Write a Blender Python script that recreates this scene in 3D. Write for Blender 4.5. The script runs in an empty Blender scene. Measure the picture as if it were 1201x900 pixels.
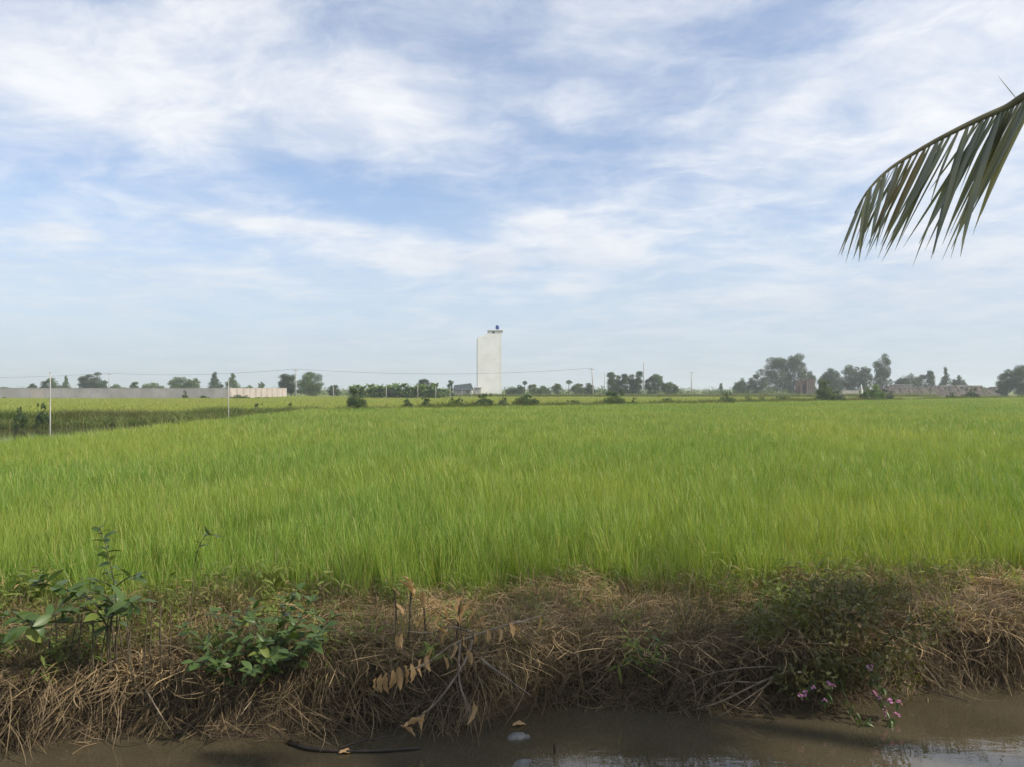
import bpy, math, random
import numpy as np
from mathutils import Vector, Matrix, noise as mnoise

# ------------------------------------------------------------------ camera, sky, sun, exposure
scene = bpy.context.scene
col = scene.collection
CAM_Z, HOR, F = 2.6, 456.0, 900.0
cam_d = bpy.data.cameras.new('camera'); cam = bpy.data.objects.new('camera', cam_d); col.objects.link(cam)
cam_d.sensor_width = 36.0; cam_d.lens = F / 1201.0 * 36.0
cam_d.clip_start = 0.05; cam_d.clip_end = 12000.0
cam.location = (0, 0, CAM_Z); cam.rotation_euler = (math.radians(90) + (HOR - 450.0) / F, 0, 0)
scene.camera = cam

SUN_AZ, SUN_EL = math.radians(108), math.radians(40)      # clockwise from +Y (view direction)
to_sun = Vector((math.sin(SUN_AZ) * math.cos(SUN_EL), math.cos(SUN_AZ) * math.cos(SUN_EL), math.sin(SUN_EL)))
sun_d = bpy.data.lights.new('sun', 'SUN'); sun = bpy.data.objects.new('sun', sun_d); col.objects.link(sun)
sun_d.energy = 4.0; sun_d.angle = math.radians(1.2); sun_d.color = (1.0, 0.90, 0.76)
sun.rotation_euler = to_sun.to_track_quat('Z', 'Y').to_euler(); sun.location = (30, -20, 40)

scene.view_settings.view_transform = 'Standard'; scene.view_settings.look = 'None'
scene.view_settings.gamma = 1.0; scene.view_settings.exposure = 0.38
scene.view_settings.use_curve_mapping = False
cy = scene.cycles
cy.max_bounces = 6; cy.diffuse_bounces = 3; cy.glossy_bounces = 3; cy.transmission_bounces = 4
cy.transparent_max_bounces = 8; cy.volume_bounces = 1; cy.use_denoising = True; cy.adaptive_threshold = .02
cy.sample_clamp_indirect = 6.0

class NT:
    """small helper for building node trees"""
    def __init__(s, tree): s.t = tree; s.n = tree.nodes; s.l = tree.links
    def node(s, typ, **kw):
        n = s.n.new(typ)
        for k, v in kw.items(): setattr(n, k, v)
        return n
    def put(s, inp, v):
        if isinstance(v, bpy.types.NodeSocket): s.l.new(v, inp)
        elif v is not None: inp.default_value = v
    def math(s, op, a, b=None, c=None, clamp=False):
        n = s.node('ShaderNodeMath', operation=op, use_clamp=clamp)
        for i, v in enumerate((a, b, c)): s.put(n.inputs[i], v)
        return n.outputs[0]
    def mix(s, f, a, b, blend='MIX'):
        n = s.node('ShaderNodeMix', data_type='RGBA', blend_type=blend)
        s.put(n.inputs[0], f); s.put(n.inputs[6], a); s.put(n.inputs[7], b)
        return n.outputs[2]
    def noise(s, vec, scale, detail=4, rough=.5, dist=0.0):
        n = s.node('ShaderNodeTexNoise')
        if vec is not None: s.l.new(vec, n.inputs['Vector'])
        n.inputs['Scale'].default_value = scale; n.inputs['Detail'].default_value = detail
        n.inputs['Roughness'].default_value = rough; n.inputs['Distortion'].default_value = dist
        return n.outputs['Fac']
    def smooth(s, v, lo, hi, a=0.0, b=1.0):
        n = s.node('ShaderNodeMapRange', interpolation_type='SMOOTHSTEP')
        s.put(n.inputs[0], v); n.inputs[1].default_value = lo; n.inputs[2].default_value = hi
        n.inputs[3].default_value = a; n.inputs[4].default_value = b
        return n.outputs[0]

world = bpy.data.worlds.new('World'); scene.world = world; world.use_nodes = True
W = NT(world.node_tree); W.n.clear()
w_out = W.node('ShaderNodeOutputWorld'); w_bg = W.node('ShaderNodeBackground')
w_bg.inputs['Strength'].default_value = 0.092
world.cycles.sampling_method = 'NONE'                          # a smooth sky needs no importance map
sky = W.node('ShaderNodeTexSky', sky_type='NISHITA'); sky.sun_disc = False
sky.sun_elevation = SUN_EL; sky.sun_rotation = SUN_AZ
sky.air_density = 1.0; sky.dust_density = 1.2; sky.ozone_density = 1.5
tc = W.node('ShaderNodeTexCoord'); sep = W.node('ShaderNodeSeparateXYZ'); W.l.new(tc.outputs['Generated'], sep.inputs[0])
dx, dy, dz = sep.outputs
zz = W.math('ADD', W.math('MAXIMUM', dz, 0.0), 0.11)
px_, py_ = W.math('DIVIDE', dx, zz), W.math('DIVIDE', dy, zz)
def plane_vec(sx, sy, ox, oy, rot=0.0):                     # a cloud sheet overhead, seen in perspective
    c, s_ = math.cos(rot), math.sin(rot)
    a = W.math('ADD', W.math('MULTIPLY', px_, c * sx), W.math('MULTIPLY_ADD', py_, -s_ * sx, ox))
    b = W.math('ADD', W.math('MULTIPLY', px_, s_ * sy), W.math('MULTIPLY_ADD', py_, c * sy, oy))
    n = W.node('ShaderNodeCombineXYZ'); W.l.new(a, n.inputs[0]); W.l.new(b, n.inputs[1]); return n.outputs[0]
warp = W.noise(plane_vec(1.2, 1.2, 7.7, 3.3, 0), 1.3, 3, .5)
def warped(v, amt):
    n = W.node('ShaderNodeVectorMath', operation='ADD'); c = W.node('ShaderNodeCombineXYZ')
    k = W.math('MULTIPLY_ADD', warp, amt, -amt*.5); W.l.new(k, c.inputs[0]); W.l.new(k, c.inputs[1])
    W.l.new(v, n.inputs[0]); W.l.new(c.outputs[0], n.inputs[1]); return n.outputs[0]
n_big = W.noise(plane_vec(.70, .50, 3.1, 8.4, .2), 1.0, 4, .5, .1)
n_mid = W.noise(warped(plane_vec(1.25, 1.0, 11.7, 2.2, -.35), .5), 1.7, 9, .60, .0)
n_fine = W.noise(warped(plane_vec(1.3, 1.7, 5.5, 1.0, .15), .7), 3.0, 9, .64, .15)
az = W.math('ARCTAN2', dx, dy); el = W.math('ARCSINE', W.math('MINIMUM', W.math('MAXIMUM', dz, -1.0), 1.0))
def bank(u, v, ru, rv, amp, tilt=0.0):                       # where the sheet is thicker or torn open
    a0 = math.atan((u - 600.5) / F); e0 = math.atan((HOR - v) / F * math.cos(a0))
    sa, se = ru / F * math.cos(a0) ** 2, rv / F
    da, de = W.math('SUBTRACT', az, a0), W.math('SUBTRACT', el, e0)
    c, s_ = math.cos(tilt), math.sin(tilt)
    p = W.math('DIVIDE', W.math('ADD', W.math('MULTIPLY', da, c), W.math('MULTIPLY', de, s_)), sa)
    q = W.math('DIVIDE', W.math('SUBTRACT', W.math('MULTIPLY', de, c), W.math('MULTIPLY', da, s_)), se)
    r2 = W.math('ADD', W.math('MULTIPLY', p, p), W.math('MULTIPLY', q, q))
    return W.math('MULTIPLY', W.math('EXPONENT', W.math('MULTIPLY', r2, -1.0)), amp)
BANKS = [(140, 110, 260, 75, .30, -.12), (390, 125, 120, 45, .16, -.2), (330, 205, 210, 26, -.26, -.05),
         (640, 195, 130, 45, -.16, .1), (560, 60, 200, 20, -.14, -.15), (900, 25, 130, 30, -.20, .2),
         (1010, 85, 190, 40, .20, .2), (960, 135, 90, 18, -.13, .1), (860, 210, 260, 50, .16, .15),
         (490, 303, 55, 11, .5, 0), (582, 309, 24, 17, .45, 0), (640, 262, 50, 16, .34, -.2),
         (705, 297, 70, 16, .36, 0), (310, 262, 140, 10, .26, -.05), (75, 272, 45, 8, .26, 0),
         (1150, 200, 120, 160, .18, 0), (700, 80, 90, 40, .10, 0), (120, 232, 110, 20, -.12, 0),
         (1040, 310, 220, 40, .12, 0), (200, 320, 260, 26, .10, 0), (740, 384, 45, 5, .5, 0), (665, 338, 30, 6, .4, 0), (400, 403, 60, 4, .4, 0), (900, 352, 200, 12, .16, 0), (500, 255, 90, 16, -.2, 0), (790, 293, 40, 8, -.25, 0)]
cov = W.math('ADD', W.math('MULTIPLY', n_big, .45), W.math('MULTIPLY', n_mid, .55))
cov = W.math('ADD', cov, W.math('MULTIPLY', n_fine, .50))
for b in BANKS: cov = W.math('ADD', cov, bank(*b))
cloud = W.smooth(cov, .50, 1.08)
veil = W.smooth(el, 0.0, .27, .74, 0.20)                      # thin high haze, thicker towards the horizon
cloud = W.math('MULTIPLY', cloud, W.smooth(el, .0, .13, .72, .95))
cloud = W.math('SUBTRACT', 1.0, W.math('MULTIPLY', W.math('SUBTRACT', 1.0, cloud), W.math('SUBTRACT', 1.0, veil)))
blue = W.mix(1.0, sky.outputs[0], (1.17, 1.30, 1.48, 1), 'MULTIPLY')
shade = W.smooth(W.math('ADD', n_mid, W.math('MULTIPLY', n_fine, .5)), .50, 1.0)
white = W.mix(shade, (6.2, 6.7, 7.6, 1), (8.3, 8.4, 8.6, 1))
hz = W.smooth(el, 0.02, .26, 1.0, 0.0)
white = W.mix(W.math('MULTIPLY', hz, .66), white, (4.3, 5.15, 6.25, 1))
skycol = W.mix(cloud, blue, white)
W.l.new(skycol, w_bg.inputs['Color']); W.l.new(w_bg.outputs[0], w_out.inputs[0])

# ------------------------------------------------------------------ helpers
rng = np.random.default_rng(7); random.seed(7)
def P(u, v, Y):
    """the point that stands Y metres ahead and shows at picture position (u, v)"""
    return Vector(((u - 600.5) / F * Y, Y, CAM_Z - (v - HOR) / F * Y))
def tag(o, label=None, cat=None, group=None, kind=None):
    if label: o['label'] = label
    if cat: o['category'] = cat
    if group: o['group'] = group
    if kind: o['kind'] = kind
    return o
def empty(name, loc=(0, 0, 0), rz=0.0):
    o = bpy.data.objects.new(name, None); col.objects.link(o); o.location = loc; o.rotation_euler = (0, 0, rz)
    o.empty_display_size = .2; return o
def link(name, me, parent=None, mat=None):
    o = bpy.data.objects.new(name, me); col.objects.link(o)
    if mat and not me.materials: me.materials.append(mat)
    if parent: o.parent = parent
    return o

class MB:
    """collects shapes into one mesh; tint is a colour variation of its own per leaf or strand"""
    def __init__(s): s.v, s.f, s.t = [], [], []; s.k = 0
    def add(s, v, f, tint=.5):
        v = np.asarray(v, float).reshape(-1, 3)
        s.v.append(v); s.f += [tuple(i + s.k for i in q) for q in f]
        s.t.append(np.full(len(v), tint) if np.isscalar(tint) else np.asarray(tint)); s.k += len(v)
    def box(s, x0, x1, y0, y1, z0, z1, tint=.5):
        s.add([(x0,y0,z0),(x1,y0,z0),(x1,y1,z0),(x0,y1,z0),(x0,y0,z1),(x1,y0,z1),(x1,y1,z1),(x0,y1,z1)],
              [(3,2,1,0),(4,5,6,7),(0,1,5,4),(1,2,6,5),(2,3,7,6),(3,0,4,7)], tint)
    def tube(s, pts, radii, n=7, tint=.5, cap=True):
        pts = [Vector(p) for p in pts]; m = len(pts)
        if np.isscalar(radii): radii = [radii] * m
        V, Fc = [], []
        ref = Vector((0.31, .9, .27))
        for i, p in enumerate(pts):
            d = (pts[min(i+1, m-1)] - pts[max(i-1, 0)]).normalized()
            a = d.cross(ref)
            if a.length < .1: a = d.cross(Vector((1, 0, 0)))
            a.normalize(); b = d.cross(a)
            for k in range(n):
                th = 2 * math.pi * k / n
                V.append(p + (a * math.cos(th) + b * math.sin(th)) * radii[i])
        for i in range(m - 1):
            for k in range(n):
                Fc.append((i*n + k, i*n + (k+1) % n, (i+1)*n + (k+1) % n, (i+1)*n + k))
        if cap: Fc += [tuple(range(n))[::-1], tuple((m-1)*n + k for k in range(n))]
        s.add([tuple(q) for q in V], Fc, tint)
    def lathe(s, prof, n=16, c=(0, 0, 0), tint=.5):
        V, Fc = [], []
        for r, z in prof:
            for k in range(n):
                th = 2*math.pi*k/n; V.append((c[0] + r*math.cos(th), c[1] + r*math.sin(th), c[2] + z))
        for i in range(len(prof)-1):
            for k in range(n): Fc.append((i*n+k, i*n+(k+1)%n, (i+1)*n+(k+1)%n, (i+1)*n+k))
        Fc += [tuple(range(n))[::-1], tuple((len(prof)-1)*n+k for k in range(n))]
        s.add(V, Fc, tint)
    def mesh(s, name, mat=None, smooth=False):
        me = bpy.data.meshes.new(name)
        V = np.concatenate(s.v) if s.v else np.zeros((0, 3))
        me.from_pydata(V.tolist(), [], s.f)
        at = me.attributes.new('tint', 'FLOAT', 'POINT'); at.data.foreach_set('value', np.concatenate(s.t).astype(np.float32))
        if mat: me.materials.append(mat)
        if smooth: me.shade_smooth()
        return me
    def build(s, name, mat, parent=None, smooth=False):
        return link(name, s.mesh(name, mat, smooth), parent)

def strip(mb, pts, widths, side, tint, fold=0.0):
    """a leaf blade: a ribbon along pts"""
    pts = np.asarray(pts, float); m = len(pts); side = np.asarray(side, float)
    V = []; Fc = []
    if fold:
        up = np.cross(side, pts[-1] - pts[0]); up /= (np.linalg.norm(up) + 1e-9)
        for i in range(m):
            V += [pts[i] - side*widths[i] + up*fold*widths[i], pts[i], pts[i] + side*widths[i] + up*fold*widths[i]]
        for i in range(m-1):
            a = i*3; Fc += [(a, a+1, a+4, a+3), (a+1, a+2, a+5, a+4)]
    else:
        for i in range(m-1): V += [pts[i] - side*widths[i], pts[i] + side*widths[i]]
        V.append(pts[-1])
        for i in range(m-2): a = i*2; Fc.append((a, a+1, a+3, a+2))
        a = (m-2)*2; Fc.append((a, a+1, a+2))
    mb.add(V, Fc, tint)

# ------------------------------------------------------------------ materials
def new_mat(name):
    m = bpy.data.materials.new(name); m.use_nodes = True
    t = NT(m.node_tree); t.n.clear(); out = t.node('ShaderNodeOutputMaterial'); return m, t, out
def foliage(name, c0, c1, c2=None, transl=.35, rough=.5, spec=.25, big=0.0, bigscale=.08, c3=None):
    """leaf: tint runs c0 to c1, a share of the leaves turns to c2, slow patches over the ground turn to c3"""
    m, t, out = new_mat(name)
    at = t.node('ShaderNodeAttribute', attribute_name='tint').outputs['Fac']
    oi = t.node('ShaderNodeObjectInfo').outputs['Random']
    geo = t.node('ShaderNodeNewGeometry').outputs['Position']
    f = t.math('ADD', t.math('MULTIPLY', at, .65), t.math('MULTIPLY', oi, .35))
    c = t.mix(f, (*c0, 1), (*c1, 1))
    if c2: c = t.mix(t.smooth(at, .86, .97), c, (*c2, 1))
    if c3: c = t.mix(t.math('MULTIPLY', t.smooth(t.noise(geo, bigscale, 4, .6), .42, .66), big), c, (*c3, 1))
    p = t.node('ShaderNodeBsdfPrincipled'); t.l.new(c, p.inputs['Base Color'])
    p.inputs['Roughness'].default_value = rough; p.inputs['Specular IOR Level'].default_value = spec
    tr = t.node('ShaderNodeBsdfTranslucent'); t.l.new(t.mix(1.0, c, (1.25, 1.2, .55, 1), 'MULTIPLY'), tr.inputs['Color'])
    mx = t.node('ShaderNodeMixShader'); mx.inputs[0].default_value = transl
    t.l.new(p.outputs[0], mx.inputs[1]); t.l.new(tr.outputs[0], mx.inputs[2]); t.l.new(mx.outputs[0], out.inputs[0])
    return m
def solid(name, c0, c1, scale=3.0, rough=.85, spec=.2, bump=.0, bscale=20, c2=None, s2=.6):
    m, t, out = new_mat(name)
    geo = t.node('ShaderNodeNewGeometry').outputs['Position']
    at = t.node('ShaderNodeAttribute', attribute_name='tint').outputs['Fac']
    f = t.math('ADD', t.smooth(t.noise(geo, scale, 6, .62), .3, .7), t.math('MULTIPLY_ADD', at, .5, -.25), clamp=True)
    c = t.mix(f, (*c0, 1), (*c1, 1))
    if c2: c = t.mix(t.smooth(t.noise(geo, s2, 5, .6), .48, .72), c, (*c2, 1))
    p = t.node('ShaderNodeBsdfPrincipled'); t.l.new(c, p.inputs['Base Color'])
    p.inputs['Roughness'].default_value = rough; p.inputs['Specular IOR Level'].default_value = spec
    if bump:
        b = t.node('ShaderNodeBump'); b.inputs['Strength'].default_value = bump; b.inputs['Distance'].default_value = .03
        t.l.new(t.noise(geo, bscale, 6, .6), b.inputs['Height']); t.l.new(b.outputs[0], p.inputs['Normal'])
    t.l.new(p.outputs[0], out.inputs[0]); return m

M = {}
M['rice'] = foliage('rice_leaf', (.088, .200, .028), (.325, .430, .078), (.50, .44, .17), .40, .45, .3, .45, .11, (.39, .42, .085))
M['rice2'] = foliage('paddy_leaf', (.22, .31, .05), (.38, .42, .09), (.42, .37, .14), .4, .5, .2, .5, .06, (.36, .33, .10))
M['verge'] = foliage('verge_grass', (.09, .145, .032), (.19, .24, .065), (.30, .25, .13), .4, .5, .2, .5, .15, (.20, .18, .07))
M['weed'] = foliage('weed_leaf', (.10, .155, .030), (.25, .28, .07), (.32, .22, .11), .38, .5, .2)
M['straw'] = foliage('straw', (.32, .225, .11), (.68, .51, .27), (.19, .135, .07), .15, .6, .2, .5, 1.6, (.32, .22, .11))
M['deadgrass'] = foliage('dead_grass', (.072, .055, .033), (.275, .205, .118), (.042, .032, .021), .12, .7, .15, .55, 1.3, (.15, .115, .06))  # dead grass brown, its darkness partly standing in for shade on the bank face
M['shrub'] = foliage('shrub_leaf', (.040, .085, .024), (.115, .170, .045), (.24, .26, .07), .3, .4, .4)
M['olive'] = foliage('olive_leaf', (.065, .068, .026), (.175, .165, .06), (.22, .15, .08), .3, .5, .25)
M['dryleaf'] = foliage('dry_leaf', (.30, .18, .085), (.66, .45, .23), None, .25, .6, .2)
M['tree_a'] = foliage('tree_leaf_dark', (.030, .060, .022), (.075, .115, .035), None, .25, .5, .3)
M['tree_b'] = foliage('tree_leaf_mid', (.055, .100, .030), (.125, .175, .050), None, .28, .5, .3)
M['tree_c'] = foliage('tree_leaf_grey', (.055, .080, .045), (.12, .15, .085), None, .25, .5, .25)
M['banana'] = foliage('banana_leaf', (.07, .15, .035), (.21, .29, .08), (.28, .27, .10), .4, .4, .35)
M['bush'] = foliage('bush_leaf', (.035, .075, .022), (.10, .15, .04), (.18, .18, .06), .28, .5, .25)
M['palm'] = foliage('coconut_leaf', (.20, .215, .165), (.31, .32, .235), None, .36, .35, .6)
M['palm_dry'] = foliage('coconut_leaf_dry', (.20, .17, .09), (.28, .22, .12), None, .25, .5, .3)
M['rachis'] = solid('palm_rachis', (.12, .11, .06), (.20, .18, .10), 8, .6)
M['petal'] = foliage('flower_petal', (.50, .24, .52), (.68, .40, .68), None, .35, .5, .2)
M['bark'] = solid('bark', (.06, .048, .038), (.13, .11, .09), 9, .9, bump=.5)
M['stem'] = solid('shrub_stem', (.055, .045, .03), (.12, .10, .06), 14, .8)
M['stick'] = solid('dry_stick', (.11, .085, .06), (.27, .215, .15), 12, .85, bump=.5, bscale=60)
M['wetstick'] = solid('wet_stick', (.018, .013, .008), (.045, .032, .02), 12, .45, .5)
M['concrete'] = solid('concrete', (.30, .29, .27), (.44, .42, .40), 2, .9, bump=.2)
M['wallgrey'] = solid('wall_block_grey', (.31, .295, .28), (.43, .405, .385), .35, .9, bump=.2, c2=(.36, .315, .28), s2=.12)
M['wallpink'] = solid('wall_block_pale', (.38, .335, .295), (.49, .43, .38), .5, .9, bump=.2)
M['white'] = solid('white_paint', (.79, .78, .74), (.87, .86, .82), .5, .75, c2=(.77, .75, .69), s2=.32)
M['greywall'] = solid('grey_render', (.33, .32, .30), (.46, .44, .41), 1, .9)
M['roofdark'] = solid('roof_sheet', (.035, .05, .05), (.075, .09, .09), 1.5, .6)
M['tank'] = solid('blue_plastic', (.02, .035, .20), (.03, .05, .27), 2, .4, .5)
M['dark'] = solid('dark_opening', (.012, .012, .012), (.03, .03, .03), 2, .8)
M['brick'] = solid('red_brick', (.085, .058, .050), (.15, .105, .088), 2.5, .9)
M['timber'] = solid('rough_timber', (.15, .115, .09), (.24, .19, .15), 3, .9)
M['rubble'] = solid('rubble', (.05, .040, .036), (.155, .125, .108), .9, .95, bump=.6, bscale=4, c2=(.08, .09, .04), s2=.25)
M['metal'] = solid('grey_metal', (.10, .10, .10), (.16, .16, .16), 3, .5, .5)
M['shell'] = solid('pale_plastic', (.09, .088, .08), (.26, .25, .22), 14, .6, .4, c2=(.07, .065, .055), s2=7)

# ground: soil where the bank is bare, grass elsewhere
gm, t, out = new_mat('ground_soil')
geo = t.node('ShaderNodeNewGeometry').outputs['Position']
soil = t.node('ShaderNodeAttribute', attribute_name='tint').outputs['Fac']
n1, n2 = t.noise(geo, 1.1, 8, .62), t.noise(geo, .05, 5, .6)
grass = t.mix(t.smooth(n2, .35, .65), (.13, .19, .035, 1), (.24, .25, .07, 1))
grass = t.mix(t.smooth(t.noise(geo, .5, 6, .65), .4, .7), grass, (.11, .13, .04, 1))
mud = t.mix(t.smooth(n1, .3, .7), (.032, .024, .016, 1), (.085, .064, .042, 1))
p = t.node('ShaderNodeBsdfPrincipled'); t.l.new(t.mix(soil, grass, mud), p.inputs['Base Color'])
p.inputs['Roughness'].default_value = .95; p.inputs['Specular IOR Level'].default_value = .1
b = t.node('ShaderNodeBump'); b.inputs['Strength'].default_value = .7; b.inputs['Distance'].default_value = .05
t.l.new(t.noise(geo, 9, 8, .65), b.inputs['Height']); t.l.new(b.outputs[0], p.inputs['Normal']); t.l.new(p.outputs[0], out.inputs[0])
# muddy water
wm, t, out = new_mat('muddy_water')
geo = t.node('ShaderNodeNewGeometry').outputs['Position']
c = t.mix(t.smooth(t.noise(geo, .9, 5, .6), .3, .7), (.062, .051, .030, 1), (.084, .070, .043, 1))
p = t.node('ShaderNodeBsdfPrincipled'); t.l.new(c, p.inputs['Base Color'])
p.inputs['Roughness'].default_value = .022; p.inputs['IOR'].default_value = 1.85
mp = t.node('ShaderNodeMapping'); mp.inputs['Scale'].default_value = (1.0, 2.2, 1); t.l.new(geo, mp.inputs[0])
b = t.node('ShaderNodeBump'); b.inputs['Strength'].default_value = .085; b.inputs['Distance'].default_value = .03
t.l.new(t.noise(mp.outputs[0], 3.2, 3, .5, .4), b.inputs['Height']); t.l.new(b.outputs[0], p.inputs['Normal']); t.l.new(p.outputs[0], out.inputs[0])

# ------------------------------------------------------------------ ground, water
def nz(x, y, s, o=0.0): return mnoise.noise(Vector((x*s + o, y*s - o*.7, o*1.3)))
def water_line(x):                                           # far edge of the canal
    return 6.16 + .140*x + .10*math.sin(1.7*x + .6) + .07*math.sin(4.1*x) + .12*nz(x, 0, .9, 3.0)
FAR_EDGE = lambda x: 60.0 + .73*(x + 16.0)                   # far edge of the paddy
FIELD_Z, LAND_Z = .47, .42
def sm(a, b, x): k = min(1, max(0, (x-a)/(b-a))); return k*k*(3-2*k)
def lerp(a, b, k): return a + (b-a)*k
def in_pond(x, y): return sm(-16.6, -17.6, x) * sm(18, 22, y) * (1 - sm(-2.2, -.2, y - (66 + 1.0*(x + 17))))
def ground_z(x, y):
    d = y - water_line(max(-40, min(40, x)))
    if d < -1.6:                                             # bank on the camera's side
        return lerp(-.7, .98, sm(-2.0, -3.6, d)) + .03*nz(x, y, 1.2)
    if d < 0: return -.7 + .72*sm(-1.0, .02, d)
    h = -.04 + .43*sm(-.03, .22, d) + .10*sm(.22, 1.0, d) - .02*sm(1.2, 1.7, d)
    k = 1 - sm(1.3, 2.0, d)
    h += k*sm(0, .15, d)*(.07*nz(x, y, 1.1, 5) + .06*nz(x, y, 2.7, 9))
    if y > 20:
        h = lerp(h, LAND_Z, sm(-2, 1, y - FAR_EDGE(x)))
        h += .22*math.exp(-((y - FAR_EDGE(x) - 1.0)/1.3)**2)         # the bund at the end of the paddy
        h = lerp(h, -.25, in_pond(x, y))
    return h
def axis(lo, hi, step, ends, grow=1.16):
    a = list(np.arange(lo, hi, step)); s = step
    while a[-1] < ends[1]: s *= grow; a.append(a[-1] + s)
    s = step; b = [a[0]]
    while b[-1] > ends[0]: s *= grow; b.append(b[-1] - s)
    return sorted(set(b[1:] + a))
gx, gy = axis(-8.5, 8.5, .13, (-4200, 4200), 1.10), axis(2.4, 8.6, .09, (-60, 4600), 1.055)
GV = [(x, y, ground_z(x, y)) for y in gy for x in gx]
nx = len(gx); GF = [(j*nx+i, j*nx+i+1, (j+1)*nx+i+1, (j+1)*nx+i) for j in range(len(gy)-1) for i in range(nx-1)]
def soil_amount(x, y):
    d = y - water_line(max(-40, min(40, x)))
    s = 1 - .85*sm(1.4, 3.0, d) if d > -2.4 else .6
    return max(s, in_pond(x, y))
mb = MB(); mb.add(GV, GF, [soil_amount(x, y) for x, y, z in GV])
tag(mb.build('ground', gm, None, True), kind='structure')
mb = MB(); xs = np.linspace(-45, 45, 46)
WV = [(x, water_line(x)+.5, 0) for x in xs] + [(x, water_line(x)-4.2, 0) for x in xs]
mb.add(WV, [(i, i+46, i+47, i+1) for i in range(45)])
tag(mb.build('canal_water', wm), kind='structure')
mb = MB(); mb.add([(-17.2, 19, .16), (-17.2, 66, .16), (-48, 36, .16), (-48, 19, .16)], [(0, 1, 2, 3)])
tag(mb.build('pond_water', wm), kind='structure')

# ------------------------------------------------------------------ uncountable growth: rice, straw, verge grass
SRC = []
def scatter(name, meshes, pts, rot, scl, idx, label=None, cat=None):
    """one object of instanced tufts"""
    pts, rot, scl = np.asarray(pts, np.float32), np.asarray(rot, np.float32), np.asarray(scl, np.float32)
    me = bpy.data.meshes.new(name); n = len(pts); me.vertices.add(n); me.vertices.foreach_set('co', pts.ravel())
    for nm, arr in (('rot', rot), ('scl', scl)):
        a = me.attributes.new(nm, 'FLOAT_VECTOR', 'POINT'); a.data.foreach_set('vector', arr.ravel())
    a = me.attributes.new('idx', 'INT', 'POINT'); a.data.foreach_set('value', np.asarray(idx, np.int32))
    me.update()
    o = link(name, me)
    g = bpy.data.node_groups.new(name, 'GeometryNodeTree'); N = NT(g)
    g.interface.new_socket('Geometry', in_out='INPUT', socket_type='NodeSocketGeometry')
    g.interface.new_socket('Geometry', in_out='OUTPUT', socket_type='NodeSocketGeometry')
    gi, go = N.node('NodeGroupInput'), N.node('NodeGroupOutput'); j = N.node('GeometryNodeJoinGeometry')
    for m in reversed(meshes):                               # the join lists its last link first
        so = bpy.data.objects.new('tuft', m); SRC.append(so)
        oi = N.node('GeometryNodeObjectInfo'); oi.inputs['Object'].default_value = so; oi.inputs['As Instance'].default_value = True
        N.l.new(oi.outputs['Geometry'], j.inputs[0])
    ip = N.node('GeometryNodeInstanceOnPoints'); ip.inputs['Pick Instance'].default_value = True
    def attr(nm, typ): a = N.node('GeometryNodeInputNamedAttribute', data_type=typ); a.inputs[0].default_value = nm; return a.outputs[0]
    N.l.new(gi.outputs[0], ip.inputs['Points']); N.l.new(j.outputs[0], ip.inputs['Instance'])
    N.l.new(attr('idx', 'INT'), ip.inputs['Instance Index']); N.l.new(attr('rot', 'FLOAT_VECTOR'), ip.inputs['Rotation'])
    N.l.new(attr('scl', 'FLOAT_VECTOR'), ip.inputs['Scale']); N.l.new(ip.outputs[0], go.inputs[0])
    md = o.modifiers.new('scatter', 'NODES'); md.node_group = g
    tag(o, label, cat, kind='stuff'); return o

def tuft(mat, n, L, Wd, spread, lean, droop, segs=4, name='tuft', flat=0.0):
    """n grass blades rising from a disc, leaning out and drooping"""
    mb = MB()
    for _ in range(n):
        a = rng.uniform(0, 2*math.pi); r = spread*math.sqrt(rng.uniform()); l = L*rng.uniform(.62, 1.08)
        p = np.array([r*math.cos(a), r*math.sin(a), -.03]); a2 = a + rng.normal(0, .7)
        th = abs(rng.normal(lean, lean*.5)); dr = droop*rng.uniform(.3, 1.6)
        side = np.array([-math.sin(a2 + rng.normal(0, .6)), math.cos(a2 + rng.normal(0, .6)), rng.normal(0, .15)]); side /= np.linalg.norm(side)
        pts, ws = [p], [Wd*.35]
        for i in range(1, segs+1):
            t_ = i/segs; ang = min(th + dr*t_*t_, 2.7)
            p = p + l/segs*np.array([math.sin(ang)*math.cos(a2), math.sin(ang)*math.sin(a2), math.cos(ang)])
            pts.append(p); ws.append(Wd*.5*(1 - .75*t_**2.2)*rng.uniform(.85, 1.1))
        strip(mb, pts, ws, side, rng.uniform())
    return mb.mesh(name, mat)

rice_near = [tuft(M['rice'], 26, .72, .0088, .10, .075, .40, 5, 'rice') for _ in range(10)]
rice_mid = [tuft(M['rice'], 34, .71, .0125, .18, .08, .42, 4, 'rice') for _ in range(8)]
rice_far = [tuft(M['rice'], 40, .70, .020, .30, .11, .46, 3, 'rice') for _ in range(6)]
rice_vfar = [tuft(M['rice'], 46, .70, .036, .45, .12, .45, 3, 'rice') for _ in range(5)]
def fill(y0, y1, dens, test, xlim=.76):
    ym = y1*xlim + 2; n = int(dens*(2*ym)*(y1-y0))
    x = rng.uniform(-ym, ym, n); y = rng.uniform(y0, y1, n)
    k = np.abs(x) < y*xlim + 1.5
    return [(a, b) for a, b in zip(x[k], y[k]) if test(a, b)]
def in_paddy(x, y):
    return y - water_line(max(-40, min(40, x))) > 1.38 + .14*math.sin(2.3*x) + .25*nz(x, 0, 1.1, 7) and x > -16.0 + .5*nz(x, y, .2) and y < FAR_EDGE(x) - .3
R_pts, R_idx, R_scl = [], [], []
off = 0
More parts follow.
